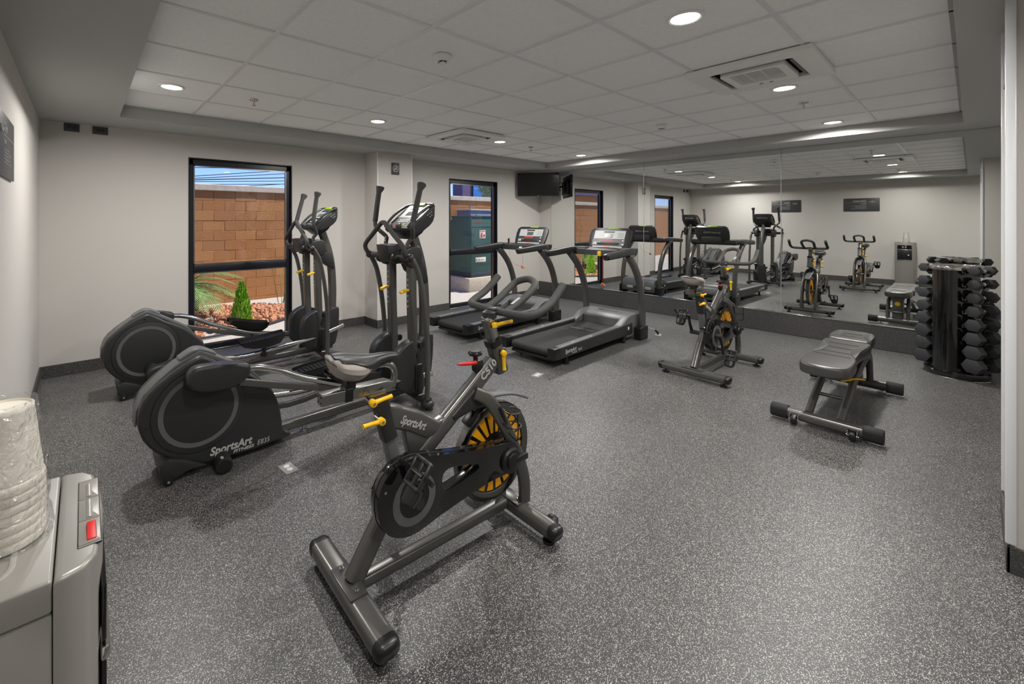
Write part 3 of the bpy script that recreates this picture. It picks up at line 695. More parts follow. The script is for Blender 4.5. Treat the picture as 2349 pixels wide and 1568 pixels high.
bike2 = make_bike('smaller spin bike standing between the near treadmill and the weight bench', (4.286, 1.652, 0), R(-1), -75)

# ================================================================ ELLIPTICAL
def make_elliptical(label, loc, rz, up_side):
    t = thing('elliptical_trainer', label, 'elliptical trainer', loc, rz, 'elliptical trainers')
    O = lambda n, b, m, p=None, l=None, ang=40: obj(n, b, m, p or t, l, ang)
    hs = [(.150, .665), (.03, .600), (-.075, .513), (-.112, .445), (-.120, .37), (-.098, .275), (-.04, .19), (.04, .125), (.11, .085), (.20, .045), (.36, .042), (.56, .042), (.690, .042), (.690, .075), (.650, .10), (.642, .16), (.625, .26), (.595, .345), (.545, .41), (.44, .515), (.30, .595), (.20, .662)]
    ho = O('flywheel_housing', B().prism(smooth(hs, 2), -.112, .112, .03, 4), 'dkpl', None, None, 50)
    ridge = [(.145, .678), (.06, .632), (-.02, .568), (-.09, .50), (-.125, .42), (-.128, .34), (-.122, .34), (-.118, .42), (-.084, .49), (-.01, .555), (.07, .615), (.155, .655), (.21, .652), (.33, .58), (.46, .495), (.58, .355), (.62, .26), (.632, .26), (.596, .362), (.475, .51), (.34, .60), (.215, .675), (.18, .69)]
    O('housing_spine', B().prism(ridge, -.058, .058, .012, 3), 'greypl', ho, None, 50)
    O('spine_cap', B().tube([(.085, 0, .652), (.15, 0, .688), (.20, 0, .687), (.27, 0, .648)], [.9, 1, 1, .9], sm=3, sec=(.10, .02, .008), up=(0, 1, 0)), 'greypl', ho)
    cx, cz = .172, .366
    for s in (-1, 1):
        O('disc_cover', B().lathe([(.236, s*.110), (.236, s*.1165), (.232, s*.118), (0.001, s*.118)], (cx, 0, cz), 'y', 56), 'dkpl', ho)
        O('disc_groove', B().prism(circ(cx, cz, .240, 56), s*.108, s*.1135, 0, holes=[circ(cx, cz, .236, 56)]), 'blk', ho)
        O('disc_ring', B().prism(circ(cx, cz, .205, 56), s*.1175, s*.1192, 0, holes=[circ(cx, cz, .180, 56)]), 'ring', ho)
        b = B()
        for x, z in ((-.085, .335), (.155, .63), (.50, .41), (.14, .085), (.655, .075), (.0, .165)): b.cyl((x, s*.109, z), (x, s*.1135, z), .006, n=10)
        O('screw_hole', b, 'blk', ho)['kind'] = 'stuff'
        fr = frame((.222, -.1135, .082), (1, 0, 0), (0, 0, 1)) if s < 0 else frame((.56, .1135, .082), (-1, 0, 0), (0, 0, 1))
        text('SportsArt', .064, fr, 'ltgrey', ho, shear=.2, bold=.0022, width=.235)
        text('FITNESS', .024, fr @ Matrix.Translation((.125, -.026, 0)), 'ltgrey', ho, shear=.2, bold=.0008, width=.12)
        text('E835', .042, fr @ Matrix.Translation((.262, -.024, 0)), 'ltgrey', ho, 'model_lettering', shear=.2, width=.075)
    # rear bracket with transport wheels
    O('rear_bracket', B().prism([(.10, .11), (.02, .145), (-.025, .125), (-.024, .085), (-.015, .04), (.01, .028), (.045, .028), (.115, .05), (.20, .046)], -.135, .135, .008), 'dkpl')
    for s in (-1, 1):
        wh = O('transport_wheel', B().cyl((.014, s*.118, .026), (.014, s*.142, .026), .026, n=22, bev=.004), 'blk')
        O('wheel_bolt', B().cyl((.014, s*.14, .026), (.014, s*.146, .026), .007, n=12), 'chrome', wh)
    # foam roll under the housing
    rl = O('cable_roll', B().cyl((.295, -.03, .045), (.275, -.215, .045), .0445, n=32, bev=.006), 'rub')
    O('roll_face', B().cyl((.2751, -.2145, .045), (.2747, -.2175, .045), .036, n=28), 'blk', rl)
    O('warning_label', B().prism([(-.02+.28, .0885), (.285, .0885), (.262, .0902)], -.205, -.175), 'ltgrey', rl)
    # base frame
    O('base_beam', B().tube([(.60, 0, .072), (1.2, 0, .072), (1.88, 0, .072)], 1, sec=(.06, .06, .014), up=(0, 1, 0)), 'charc')
    for x in (.83, 1.45): O('levelling_foot', B().cyl((x, 0, 0), (x, 0, .016), .026, n=20, bev=.003).cyl((x, 0, .014), (x, 0, .045), .011, n=12), 'chrome')
    O('front_crossbar', B().tube([(1.68, -.31, .062), (1.70, 0, .07), (1.68, .31, .062)], 1, sec=(.075, .05, .015), up=(1, 0, 0)), 'dkpl')
    for s in (-1, 1):
        f = O('foot_cover', B().lathe([(.046, .02), (.052, .028), (.052, .045), (.044, .058), (.026, .064)], (1.685, s*.30, 0), 'z', 26), 'dkpl')
        O('rubber_foot', B().cyl((1.685, s*.32, 0), (1.685, s*.32, .02), .03, n=18), 'rub', f)
        O('cover_label', B().box((1.685, s*.225, .0885), (.05, .022, .002)), 'ltgrey', f)
    # front mast, posts, side tubes
    O('front_mast', B().tube([(1.835, 0, .09), (1.868, 0, .28), (1.884, 0, .50), (1.888, 0, .72), (1.872, 0, .96), (1.83, 0, 1.15), (1.775, 0, 1.30), (1.74, 0, 1.39)], 1, sm=3, sec=(.064, .082, .02), up=(0, 1, 0)), 'charc')
    O('mast_shroud', B().prism(smooth([(1.70, .065), (1.79, .06), (1.90, .10), (1.94, .30), (1.945, .47), (1.925, .49), (1.86, .49), (1.81, .43), (1.78, .25), (1.72, .15)], 2), -.058, .058, .012, 3), 'dkpl')
    for s in (-1, 1):
        po = O('post', B().tube([(1.672, s*.14, .10), (1.665, s*.14, .45), (1.652, s*.14, .80), (1.648, s*.14, 1.16)], 1, sec=(.058, .07, .012), up=(0, 1, 0)), 'charc')
        b = B()
        for k in range(7): z = .775+.042*k; b.cyl((1.6125+.0*k, s*.14, z), (1.6185, s*.14, z), .0065, n=10)
        O('adjustment_hole', b, 'ltgrey', po)['kind'] = 'stuff'
        yh = B().tube([(1.622, s*.14, .905), (1.585, s*.14, .902), (1.545, s*.14, .889)], [.8, 1, .9], sec=(.04, .022, .006), up=(0, 1, 0))
        O('adjustment_handle', yh, 'yel', po)
        O('side_tube', B().tube([(1.685, s*.30, .07), (1.687, s*.30, .46), (1.66, s*.30, .76), (1.61, s*.30, 1.02), (1.557, s*.30, 1.135), (1.53, s*.297, 1.17)], .0205, 12, 4), 'charc')
        sh = smooth([(1.605, .515), (1.53, .482), (1.478, .43), (1.462, .34), (1.470, .22), (1.50, .155), (1.58, .115), (1.69, .085), (1.735, .12), (1.72, .30), (1.665, .335), (1.635, .50)], 2)
        fs = O('foot_shroud', B().prism(sh, s*.115, s*.205, .018, 3), 'dkpl')
        O('shroud_cover', B().box((1.672, s*.192, .21), (.075, .05, .23), .012), 'blk', fs)
        O('pivot_link', B().tube([(1.60, s*.20, .14), (1.70, s*.165, .40), (1.72, s*.155, .45)], .016, 10).cyl((1.72, s*.12, .46), (1.72, s*.19, .46), .026, n=16), 'blk', fs)
        # upper hub, static bar, moving arm
        O('arm_hub', B().prism(smooth([(1.545, 1.205), (1.61, 1.248), (1.69, 1.25), (1.718, 1.20), (1.716, 1.10), (1.66, 1.085), (1.585, 1.095)], 2), s*.125, s*.195, .014, 3), 'dkpl')
        O('hub_dome', B().ell((1.53, s*.105, 1.163), (.052, .05, .05), 20, 14).cyl((1.53, s*.10, 1.165), (1.60, s*.14, 1.165), .05, n=20), 'blk')
        O('hub_joint', B().cyl((1.54, s*.16, 1.168), (1.527, s*.285, 1.170), .026, n=16).ell((1.527, s*.292, 1.170), (.03, .03, .032), 16, 12), 'dkpl')
        O('static_grip', B().tube([(1.515, s*.255, 1.178), (1.488, s*.272, 1.205), (1.476, s*.268, 1.26), (1.474, s*.15, 1.345), (1.476, s*.035, 1.428), (1.478, 0, 1.437)], .0185, 12, 5, up=(0, 0, 1)), 'foam')
        fwd = .035 if (s < 0) == (up_side == 'R') else -.03
        ax_, az_ = 1.605, 1.23
        def T(x, y, z):
            k = (z-az_)/.5
            return (x+fwd*k, y, z)
        arm = O('moving_arm', B().tube([T(1.60, s*.15, 1.22), T(1.604, s*.152, 1.275), T(1.628, s*.175, 1.315), T(1.60, s*.215, 1.36), T(1.572, s*.245, 1.40), T(1.570, s*.25, 1.45)], .0175, 12, 4), 'charc')
        O('arm_grip', B().tube([T(1.570, s*.25, 1.445), T(1.595, s*.25, 1.57), T(1.62, s*.248, 1.69), T(1.632, s*.247, 1.722), T(1.638, s*.247, 1.738), T(1.641, s*.247, 1.748)], [.022, .022, .0215, .034, .036, .022], 14), 'foam', arm)
        # crank pod, rail, link, pedal
        hi = (s < 0) == (up_side == 'R')
        zp, xp = (.551, .14) if hi else (.21, .205)
        O('crank_boss', B().cyl((xp, s*.115, zp), (xp, s*.165, zp), .052, n=26, bev=.006), 'blk')
        if hi: pod = [(.085, .585), (.10, .625), (.14, .648), (.25, .640), (.37, .618), (.408, .600), (.412, .565), (.395, .530), (.33, .495), (.25, .487), (.16, .498), (.10, .535)]
        else: pod = [(.155, .19), (.165, .225), (.20, .248), (.32, .268), (.45, .290), (.48, .280), (.485, .245), (.46, .205), (.38, .165), (.28, .145), (.20, .14), (.165, .155)]
        O('crank_pod', B().prism(smooth(pod, 3), s*.155, s*.245, .022, 4), 'dkpl', None, None, 50)
        if hi:
            O('pedal_rail', B().tube([(.40, s*.20, .575), (.47, s*.20, .565), (.59, s*.20, .520), (.73, s*.20, .445), (.875, s*.20, .385), (1.07, s*.20, .31), (1.30, s*.20, .262), (1.5, s*.185, .235), (1.83, s*.175, .205)], .0205, 14, 4), 'chrome')
            O('lower_link', B().tube([(.36, s*.20, .505), (.60, s*.20, .425), (1.04, s*.20, .29), (1.30, s*.20, .25)], 1, sec=(.022, .042, .006), up=(0, 1, 0)), 'charc')
            px, pz, tilt = 1.08, .40, R(15)
        else:
            O('pedal_rail', B().tube([(.47, s*.20, .255), (.70, s*.20, .215), (.90, s*.20, .195), (1.10, s*.20, .205), (1.34, s*.20, .222), (1.60, s*.185, .24), (1.93, s*.175, .315)], .0205, 14, 4), 'chrome')
            O('lower_link', B().tube([(.44, s*.20, .195), (.80, s*.20, .125), (1.15, s*.20, .165), (1.40, s*.2, .22)], 1, sm=3, sec=(.022, .042, .006), up=(0, 1, 0)), 'charc')
            px, pz, tilt = 1.06, .335, R(-3)
        rot = Matrix.Rotation(tilt, 3, 'Y'); c0 = Vector((px, s*.245, pz))
        def Q(x, y, z): return c0+rot @ Vector((x, y, z))
        rings = []
        for x, hw, zt_, zb in ((-.20, .045, .012, -.012), (-.185, .075, .016, -.03), (-.10, .088, .02, -.06), (.03, .09, .022, -.075), (.14, .08, .03, -.06), (.19, .055, .038, -.02), (.20, .03, .036, .0)):
            rings.append([Q(x, hw, zt_), Q(x, hw*.98, (zt_+zb)/2), Q(x, hw*.75, zb), Q(x, -hw*.75, zb), Q(x, -hw*.98, (zt_+zb)/2), Q(x, -hw, zt_), Q(x, -hw*.9, zt_), Q(x, -hw*.86, zt_-.022), Q(x, hw*.86, zt_-.022), Q(x, hw*.9, zt_)])
        pe = O('pedal_tray', B().loft(rings), 'blk')
        b = B()
        for k in range(11): b.box(Q(-.15+.03*k, 0, .002), (.006, .13-.0004*abs(k-5)**2.5, .008), .0015, 1, rot)
        O('tread_rib', b, 'blk', pe)
        O('pedal_bracket', B().tube([Q(.02, -s*.03, -.06), (px+.02, s*.205, pz-.16)], .022, 12).cyl((px+.02, s*.17, pz-.155), (px+.02, s*.235, pz-.155), .026, n=16), 'blk', pe)
    O('top_cross', B().box((1.66, 0, 1.14), (.07, .30, .07), .01), 'dkpl')
    O('mast_plate', B().prism([(1.66, 1.12), (1.86, 1.10), (1.90, .93), (1.87, .92), (1.70, 1.04)], -.042, .042, .006), 'dkpl')
    O('cup_holder', B().prism(smooth([(1.462, 1.262), (1.482, 1.145), (1.50, 1.13), (1.585, 1.13), (1.605, 1.15), (1.62, 1.262)], 1), -.085, .085, .01), 'dkpl')
    O('cup_opening', B().prism(rrect(.12, .14, .02, 1.541, 0), 1.2618, 1.2655, 0, ax='z'), 'blk')
    # console
    co = O('console', B().prism([(1.599, 1.392), (1.602, 1.374), (1.622, 1.356), (1.655, 1.346), (1.70, 1.348), (1.76, 1.374), (1.82, 1.412), (1.852, 1.446), (1.868, 1.485), (1.873, 1.578), (1.858, 1.586), (1.74, 1.498)], -.172, .172, .014, 3), 'dkpl')
    O('console_back', B().prism([(1.62, 1.36), (1.70, 1.30), (1.78, 1.35), (1.86, 1.45), (1.80, 1.43)], -.12, .12, .012), 'blk', co)
    u = Vector((1.858-1.604, 0, 1.586-1.394)).normalized(); nn = Vector((-u.z, 0, u.x)); o0 = Vector((1.604, 0, 1.394))
    F = lambda a, y, h: o0+u*a+nn*h+Vector((0, y, 0))
    RM = frame((0, 0, 0), (0, -1, 0), u).to_3x3()
    def pan(n, a, y, wy, wa, m_, h=.004, p=None, th=.004): return O(n, B().box(F(a, y, h), (wy, wa, th), .001, 1, RM), m_, p or co)
    pan('console_face', .165, 0, .30, .29, 'panel', .001); pan('keypad_panel', .085, 0, .295, .11, 'dkpl', .002)
    pan('display', .19, 0, .12, .05, 'lcd', .004); pan('top_display', .262, 0, .16, .022, 'dkpl', .004)
    for r_ in range(2):
        for c_ in range(5): pan('key', .075+.022*r_, .05-.03*c_+.0, .022, .014, 'white', .005)
    pan('stop_key', .04, .05, .05, .02, 'red', .005); pan('start_key', .04, -.06, .035, .02, 'lime', .005); pan('enter_key', .04, -.005, .03, .02, 'lcd', .005)
    for y in (.105, -.02): O('phone_rest', B().box(F(.012, y, .012), (.05, .03, .03), .006, 2, RM), 'lcd', co)
    O('console_lip', B().tube([F(.0, -.160, .006), F(.06, -.168, .020), F(.15, -.172, .028), F(.25, -.172, .018), F(.318, -.16, .0), F(.322, 0, .002), F(.318, .16, .0), F(.25, .172, .018), F(.15, .172, .028), F(.06, .168, .020), F(0, .160, .006)], .012, 8, 3), 'dkpl', co)
    O('top_tab', B().box(F(.305, 0, .012), (.15, .04, .010), .004, 2, RM), 'lime', co)
    b = B()
    for x, z in ((1.79, 1.497), (1.81, 1.51), (1.828, 1.522), (1.815, 1.485), (1.832, 1.497)): b.cyl((x, -.174, z), (x, -.1715, z), .005, n=10).cyl((x, .1715, z), (x, .174, z), .005, n=10)
    O('side_socket', b, 'ltgrey', co)['kind'] = 'stuff'
    text('SportsArt FITNESS', .03, frame((1.8735, -.10, 1.50), (0, 1, 0), (0, 0, 1)), 'ltgrey', co, shear=.2, width=.2)
    return t
el1 = make_elliptical('near elliptical trainer behind the foreground spin bike, cream panel lit on its console', (.34, 2.97, 0), R(1.5), 'R')
el2 = make_elliptical('far elliptical trainer standing against the left window', (.235, 4.55, 0), R(1.5), 'L')
# ================================================================ TREADMILL
def make_treadmill(label, loc, rz):
    t = thing('treadmill', label, 'treadmill', loc, rz, 'treadmills')
    O = lambda n, b, m, p=None, l=None, ang=40: obj(n, b, m, p or t, l, ang)
    W = .345
    O('running_belt', B().tube([(.075, 0, .168), (.055, 0, .155), (.047, 0, .13), (.055, 0, .105), (.075, 0, .092), (1.5, 0, .092), (1.5, 0, .168)], 1, sec=(.50, .006, .002), up=(0, 1, 0), closed=True), 'rub')
    O('deck', B().box((.78, 0, .13), (1.40, .52, .06), .004), 'dkpl')
    b = B()
    for k in range(11): 
        for j in range(3): b.box((1.02+.02*j, -.14+.028*k, .1718), (.006, .008, .0012))
    O('belt_print', b, 'ltgrey')['kind'] = 'stuff'
    for y, x in ((.17, .9), (-.14, 1.2)): text('SportsArt', .045, frame((x, y, .1715), (0, -1, 0), (1, 0, 0)) @ Matrix.Translation((-.1, 0, 0)), 'lcd', t, 'belt_lettering', shear=.2, width=.17)
    for s in (-1, 1):
        sk = O('side_rail', B().prism([(.0, .20), (.0, .105), (.12, .09), (1.30, .085), (1.60, .085), (1.62, .12), (1.60, .215), (1.34, .212)], s*.262, s*W, .012, 3), 'dkpl')
        O('foot_rail', B().prism([(.02, .196), (1.36, .208), (1.36, .2155), (.02, .2035)], s*.268, s*(W-.008), .002), 'greypl', sk)
        O('rail_end_cap', B().prism([(-.012, .206), (-.012, .098), (.10, .088), (.10, .206)], s*.258, s*(W+.004), .008), 'blk', sk)
        b = B()
        for x in (.35, .70, 1.02): b.cyl((x, s*.315, .204), (x, s*.315, .2115), .012, n=14)
        O('rail_button', b, 'ltgrey', sk)['kind'] = 'stuff'
        if s < 0: fr = frame((.17, -W-.0012, .132), (1, 0, .0), (0, 0, 1))
        else: fr = frame((.52, W+.0012, .132), (-1, 0, 0), (0, 0, 1))
        text('SportsArt', .056, fr, 'ltgrey', sk, shear=.2, bold=.0012, width=.20)
        text('FITNESS', .018, fr @ Matrix.Translation((.12, -.022, 0)), 'ltgrey', sk, shear=.2, width=.09)
        text('T615', .038, fr @ Matrix.Translation((.225, -.016, 0)), 'ltgrey', sk, 'model_lettering', shear=.2, width=.075)
        if s < 0: O('serial_label', B().box((1.50, -W-.001, .165), (.03, .002, .035)), 'white', sk)
        O('support_foot', B().cyl((.27, s*.29, 0), (.27, s*.29, .012), .03, n=18).cyl((.27, s*.29, .01), (.27, s*.29, .1), .016, n=14), 'blk')
        O('transport_wheel', B().cyl((1.42, s*.30, .035), (1.42, s*.34, .035), .035, n=22, bev=.004).box((1.42, s*.32, .075), (.08, .05, .04), .008), 'blk')
        O('upright_base', B().prism(rrect(.20, .16, .02, 1.755, .08), s*.335, s*.425, .012, 3), 'blk')
        O('upright', B().tube([(1.775, s*.385, .10), (1.775, s*.385, .36), (1.735, s*.385, .58), (1.65, s*.388, .77), (1.54, s*.39, .91), (1.42, s*.39, 1.015), (1.38, s*.39, 1.045)], 1, sm=4, sec=(.062, .085, .02), up=(0, 1, 0)), 'charc')
        O('handrail', B().tube([(.895, s*.385, 1.048), (.91, s*.385, 1.05), (1.08, s*.388, 1.058), (1.30, s*.392, 1.072), (1.48, s*.385, 1.075), (1.60, s*.34, 1.068)], [.75, 1, 1.0, 1.08, 1.2, .95], sm=4, sec=(.072, .075, .02), up=(0, 1, 0)), 'dkpl', None, None, 50)
        O('rail_badge', B().box((1.42, s*.432, 1.035), (.11, .014, .03), .006), 'greypl')
    O('cross_roller_cover', B().box((.30, 0, .075), (.5, .5, .03), .01), 'blk')
    # motor hood
    hs = [(1.33, .205), (1.40, .236), (1.50, .288), (1.58, .306), (1.78, .302), (1.86, .282), (1.90, .22), (1.905, .08), (1.88, .05), (1.40, .05), (1.33, .09)]
    hd = O('motor_hood', B().prism(smooth(hs[1:9], 3)[:22]+[(1.88, .05), (1.60, .05)] if False else [(1.47, .262), (1.52, .292), (1.58, .306), (1.68, .308), (1.78, .302), (1.85, .284), (1.89, .24), (1.90, .08), (1.88, .05), (1.47, .05)], -.335, .335, .016, 3), 'greypl', None, None, 50)
    for s in (-1, 1): O('hood_cheek', B().prism([(1.30, .205), (1.34, .214), (1.42, .245), (1.50, .288), (1.56, .30), (1.56, .10), (1.30, .10)], s*.245, s*.338, .012, 3), 'greypl', hd, None, 50)
    O('hood_step', B().prism([(1.44, .165), (1.46, .165), (1.50, .275), (1.48, .27)], -.25, .25, .003), 'dkpl', hd)
    O('hood_slot', B().box((1.66, 0, .309), (.022, .26, .006), .002).box((1.672, 0, .3095), (.006, .26, .006)), 'blk', hd)
    O('slot_insert', B().box((1.655, -.03, .3125), (.006, .20, .002)), 'ltgrey', hd)
    for y in (-.22, .16): O('rating_label', B().box((1.899, y, .13), (.006, .12, .05), .001), 'ltgrey', hd)
    O('socket_panel', B().box((1.899, -.03, .13), (.008, .16, .06), .004), 'blk', hd)
    # console
    O('cross_tray', B().prism([(1.44, 1.02), (1.66, 1.02), (1.70, 1.06), (1.70, 1.11), (1.60, 1.115), (1.45, 1.085)], -.37, .37, .015, 3), 'dkpl')
    for s in (-1, 1): O('cup_well', B().prism(rrect(.12, .15, .03, 1.52, s*.285), 1.095, 1.118, .004, ax='z', holes=[rrect(.10, .13, .025, 1.52, s*.285)]), 'greypl')
    p0, p1 = Vector((1.628, 0, 1.118)), Vector((1.738, 0, 1.352)); u = (p1-p0).normalized(); nn = Vector((-u.z, 0, u.x))
    F = lambda a, y, h: p0+u*a+nn*h+Vector((0, y, 0)); RM = frame((0, 0, 0), (0, -1, 0), u).to_3x3()
    rings = []
    for a, hw in ((-.03, .235), (.0, .262), (.06, .275), (.17, .283), (.235, .272), (.262, .24)):
        row = []
        for y in (-1, -.85, -.4, 0, .4, .85, 1): row.append(F(a, y*hw, .004 if abs(y) < .9 else -.008))
        back = -.085 if a < .2 else -.06
        for y in (1, .8, .3, 0, -.3, -.8, -1): row.append(F(a-.0, y*hw*(.99 if abs(y) < 1 else 1), back if abs(y) < .9 else -.035))
        rings.append(row)
    co = O('console', B().loft(rings), 'dkpl', None, None, 45)
    O('console_neck', B().box((1.69, 0, 1.12), (.12, .34, .12), .03), 'dkpl', co)
    pan = lambda n, a, y, wy, wa, m_, h=.006, l=None: O(n, B().box(F(a, y, h), (wy, wa, .004), .001, 1, RM), m_, co, l)
    pan('upper_panel', .165, 0, .42, .115, 'panel'); pan('lower_panel', .06, 0, .44, .09, 'sign'); pan('base_panel', -.012, 0, .40, .036, 'panel', .012)
    pan('display', .150, .01, .11, .055, 'lcd', .009); pan('slot_display', .203, .01, .14, .018, 'dkpl', .009)
    pan('speed_display', -.012, .0, .08, .016, 'redled', .0152, 'small red lit display')
    text('SPORTSART', .026, frame(F(.085, .1, .0085), (0, -1, 0), u), 'redled', co, 'red_readout', width=.16)
    for r_ in range(2):
        for c_ in range(4): pan('key', .035+.018*r_, .19-.026*c_, .020, .013, 'white', .009)
    pan('key', .048, .06, .03, .012, 'white', .009); pan('pause_key', .035, -.02, .03, .016, 'orange', .009); pan('start_key', .035, -.065, .03, .016, 'lime', .009)
    pan('key', .085, -.195, .02, .016, 'white', .009); pan('key', .035, -.2, .022, .018, 'white', .009)
    b = B()
    for r_ in range(4):
        for c_ in range(5): b.box(F(.13+.018*r_, -.12-.016*c_, .009), (.006, .006, .002), 0, 1, RM)
    O('speaker_dots', b, 'lcd', co)['kind'] = 'stuff'
    O('top_tab', B().box(F(.258, -.03, -.012), (.15, .02, .035), .006, 2, RM), 'lime', co)
    text('SportsArt FITNESS', .045, frame(F(.16, -.17, -.0875), (0, 1, 0), u), 'ltgrey', co, 'back_lettering', shear=.2, width=.28)
    return t, F
tm1, F1 = make_treadmill('near treadmill in front of the mirrors, its display glowing red, cord plugged into the floor', (3.47, 2.94, 0), R(2))
tm2, F2 = make_treadmill('far treadmill beside the second window, with red safety cord looping from its tray', (3.46, 4.19, 0), R(3))
def clip(t, pts, hold=None):
    o = lambda n, b, m: obj(n, b, m, t)
    p = Vector(pts[-1])
    o('stop_key', B().box((1.44, 0, 1.04), (.03, .045, .06), .006), 'yel' if t == tm1 else 'cream')
    c = o('safety_cord', B().tube(pts, .0016, 6, 6), 'red')
    obj('cord_clip', B().tube([p, p+Vector((0, .012, -.035))], .01, 8).tube([p+Vector((0, -.004, -.01)), p+Vector((.01, -.03, -.035))], .009, 8), 'orange', c)
clip(tm1, [(1.455, -.03, 1.02), (1.456, -.032, .85), (1.455, -.03, .74), (1.455, -.03, .68)])
clip(tm2, [(1.47, .25, 1.16), (1.46, .25, 1.09), (1.44, .21, .95), (1.43, .15, .84), (1.44, .05, .79), (1.45, -.02, .79)])
obj('safety_cord', B().tube([(1.455, -.03, 1.02), (1.455, -.03, .9), (1.453, -.022, .79)], .0016, 6, 3), 'red', tm2)
obj('cord_holder', B().tube([(1.47, .25, 1.10), (1.47, .25, 1.185)], .014, 10), 'blk', tm2)
t = (obj('power_cord', B().tube([(5.385, 2.86, .10), (5.42, 2.80, .115), (5.47, 2.70, .10), (5.54, 2.60, .07), (5.575, 2.575, .035)], .005, 8, 5), 'ltgrey', tm1))
MI = (Matrix.Translation(tm1.location) @ Matrix.Rotation(tm1.rotation_euler[2], 4, 'Z')).inverted()
t.data.transform(MI)
obj('plug', B().tube([(5.545, 2.595, .066), (5.573, 2.573, .03), (5.577, 2.57, .008)], [.011, .015, .012], 10), 'blk', t).data.transform(MI)

# ================================================================ WEIGHT BENCH
t = thing('weight_bench', 'black padded weight bench before the mirrors with a yellow lever', 'weight bench', (3.915, .66, 0), R(0))
O = lambda n, b, m, p=None, l=None, ang=40: obj(n, b, m, p or t, l, ang)
def pad(name, out, z0, z1, dips, seams):
    # cushion: outline lofted with rounded shoulders, scooped side panels and stitched seams
    ol = smooth(out, 4); cx = sum(p[0] for p in ol)/len(ol); cy = 0
    rings = []
    for sc, z in ((.93, z0), (.985, z0+.006), (1.0, z0+.02), (1.0, z1-.022), (.985, z1-.008), (.955, z1-.001), (.90, z1)):
        rings.append([(cx+(x-cx)*(1-(1-sc)*(.35 if name == 'back_pad' else .6)), y*sc, z) for x, y in ol])
    p = O(name, B().loft(rings), 'leath', None, None, 60)
    for d in dips: O('side_panel', B().prism(smooth(d, 4), z1-.012, z1+.0035, .003, 2, 'z'), 'leath', p)
    for x, h in seams: O('stitched_seam', B().tube([(x, -h, z1+.0008), (x, h, z1+.0008)], .0022, 6), 'rub', p)
    return p
pad('back_pad', [(-.075, 0), (-.06, .09), (.0, .135), (.20, .142), (.36, .122), (.52, .120), (.70, .138), (.88, .145), (.905, .12), (.905, 0), (.905, -.12), (.88, -.145), (.70, -.138), (.52, -.120), (.36, -.122), (.20, -.142), (0, -.135), (-.06, -.09)],
    .385, .462, [[(.33, .122), (.42, .085), (.54, .072), (.66, .09), (.78, .137), (.55, .122)], [(.33, -.122), (.42, -.085), (.54, -.072), (.66, -.09), (.78, -.137), (.55, -.122)]], [(.30, .10), (.42, .08), (.58, .07), (.74, .09)])
pad('seat_pad', [(.935, 0), (.935, .10), (.955, .13), (1.10, .138), (1.25, .13), (1.34, .09), (1.355, 0), (1.34, -.09), (1.25, -.13), (1.10, -.138), (.955, -.13), (.935, -.10)],
    .395, .468, [[(1.0, .128), (1.10, .075), (1.22, .07), (1.31, .10), (1.20, .13)], [(1.0, -.128), (1.10, -.075), (1.22, -.07), (1.31, -.10), (1.20, -.13)]], [(1.06, .07), (1.18, .06)])
for x in (0, 1.225):
    fb = O('foot_bar', B().tube([(x, -.22, .062), (x, .22, .062)], 1, sec=(.07, .075, .03), up=(1, 0, 0)), 'charc')
    for s in (-1, 1):
        O('rubber_sleeve', B().tube([(x, s*.20, .062), (x, s*.292, .062), (x, s*.30, .062)], [1, 1, .92], sec=(.086, .092, .03), up=(1, 0, 0)), 'rub', fb)
    if x == 0:
        for s in (-1, 1):
            O('transport_wheel', B().cyl((-.052, s*.155-.016, .04), (-.052, s*.155+.016, .04), .034, n=22, bev=.005), 'blk', fb)
            O('wheel_bracket', B().box((-.04, s*.155-.024, .062), (.06, .006, .03), .002).box((-.04, s*.155+.024, .062), (.06, .006, .03), .002).cyl((-.052, s*.155-.032, .04), (-.052, s*.155+.032, .04), .007, n=10), 'chrome', fb)
    else:
        for s in (-1, 1): O('levelling_foot', B().cyl((x, s*.17, 0), (x, s*.17, .014), .026, n=18).cyl((x, s*.17, .012), (x, s*.17, .04), .009, n=10), 'chrome', fb)
for s in (-1, 1):
    O('frame_rail', B().tube([(.0, s*.085, .085), (.22, s*.088, .165), (.50, s*.09, .245), (.85, s*.095, .315), (1.06, s*.098, .335), (1.15, s*.10, .30), (1.20, s*.10, .20), (1.225, s*.10, .085)], 1, sm=4, sec=(.042, .062, .018), up=(0, 1, 0)), 'charc')
O('cross_brace', B().cyl((.25, -.085, .175), (.25, .085, .175), .013, n=12), 'charc')
O('centre_post', B().prism([(1.09, .10), (1.20, .05), (1.26, .05), (1.22, .38), (1.12, .38)], -.055, .055, .012, 3), 'charc')
O('post_emblem', B().cyl((1.243, 0, .30), (1.252, .0, .30), .028, n=24), 'yel', None, 'round yellow emblem')
O('hinge_bracket', B().box((.93, 0, .36), (.30, .10, .06), .008).box((.45, 0, .372), (.75, .05, .03), .006), 'charc')
O('hand_loop', B().tube([(1.25, -.09, .20), (1.275, -.05, .19), (1.28, 0, .188), (1.275, .05, .19), (1.25, .09, .20)], .009, 10, 3), 'charc')
O('adjust_strut', B().tube([(.62, 0, .36), (.86, 0, .16), (1.12, 0, .09)], 1, sec=(.05, .05, .008), up=(0, 1, 0)), 'blk')
O('adjust_lever', B().tube([(.40, -.04, .262), (.50, -.10, .27), (.58, -.135, .255)], 1, sec=(.012, .026, .005), up=(0, 0, 1)), 'yel')

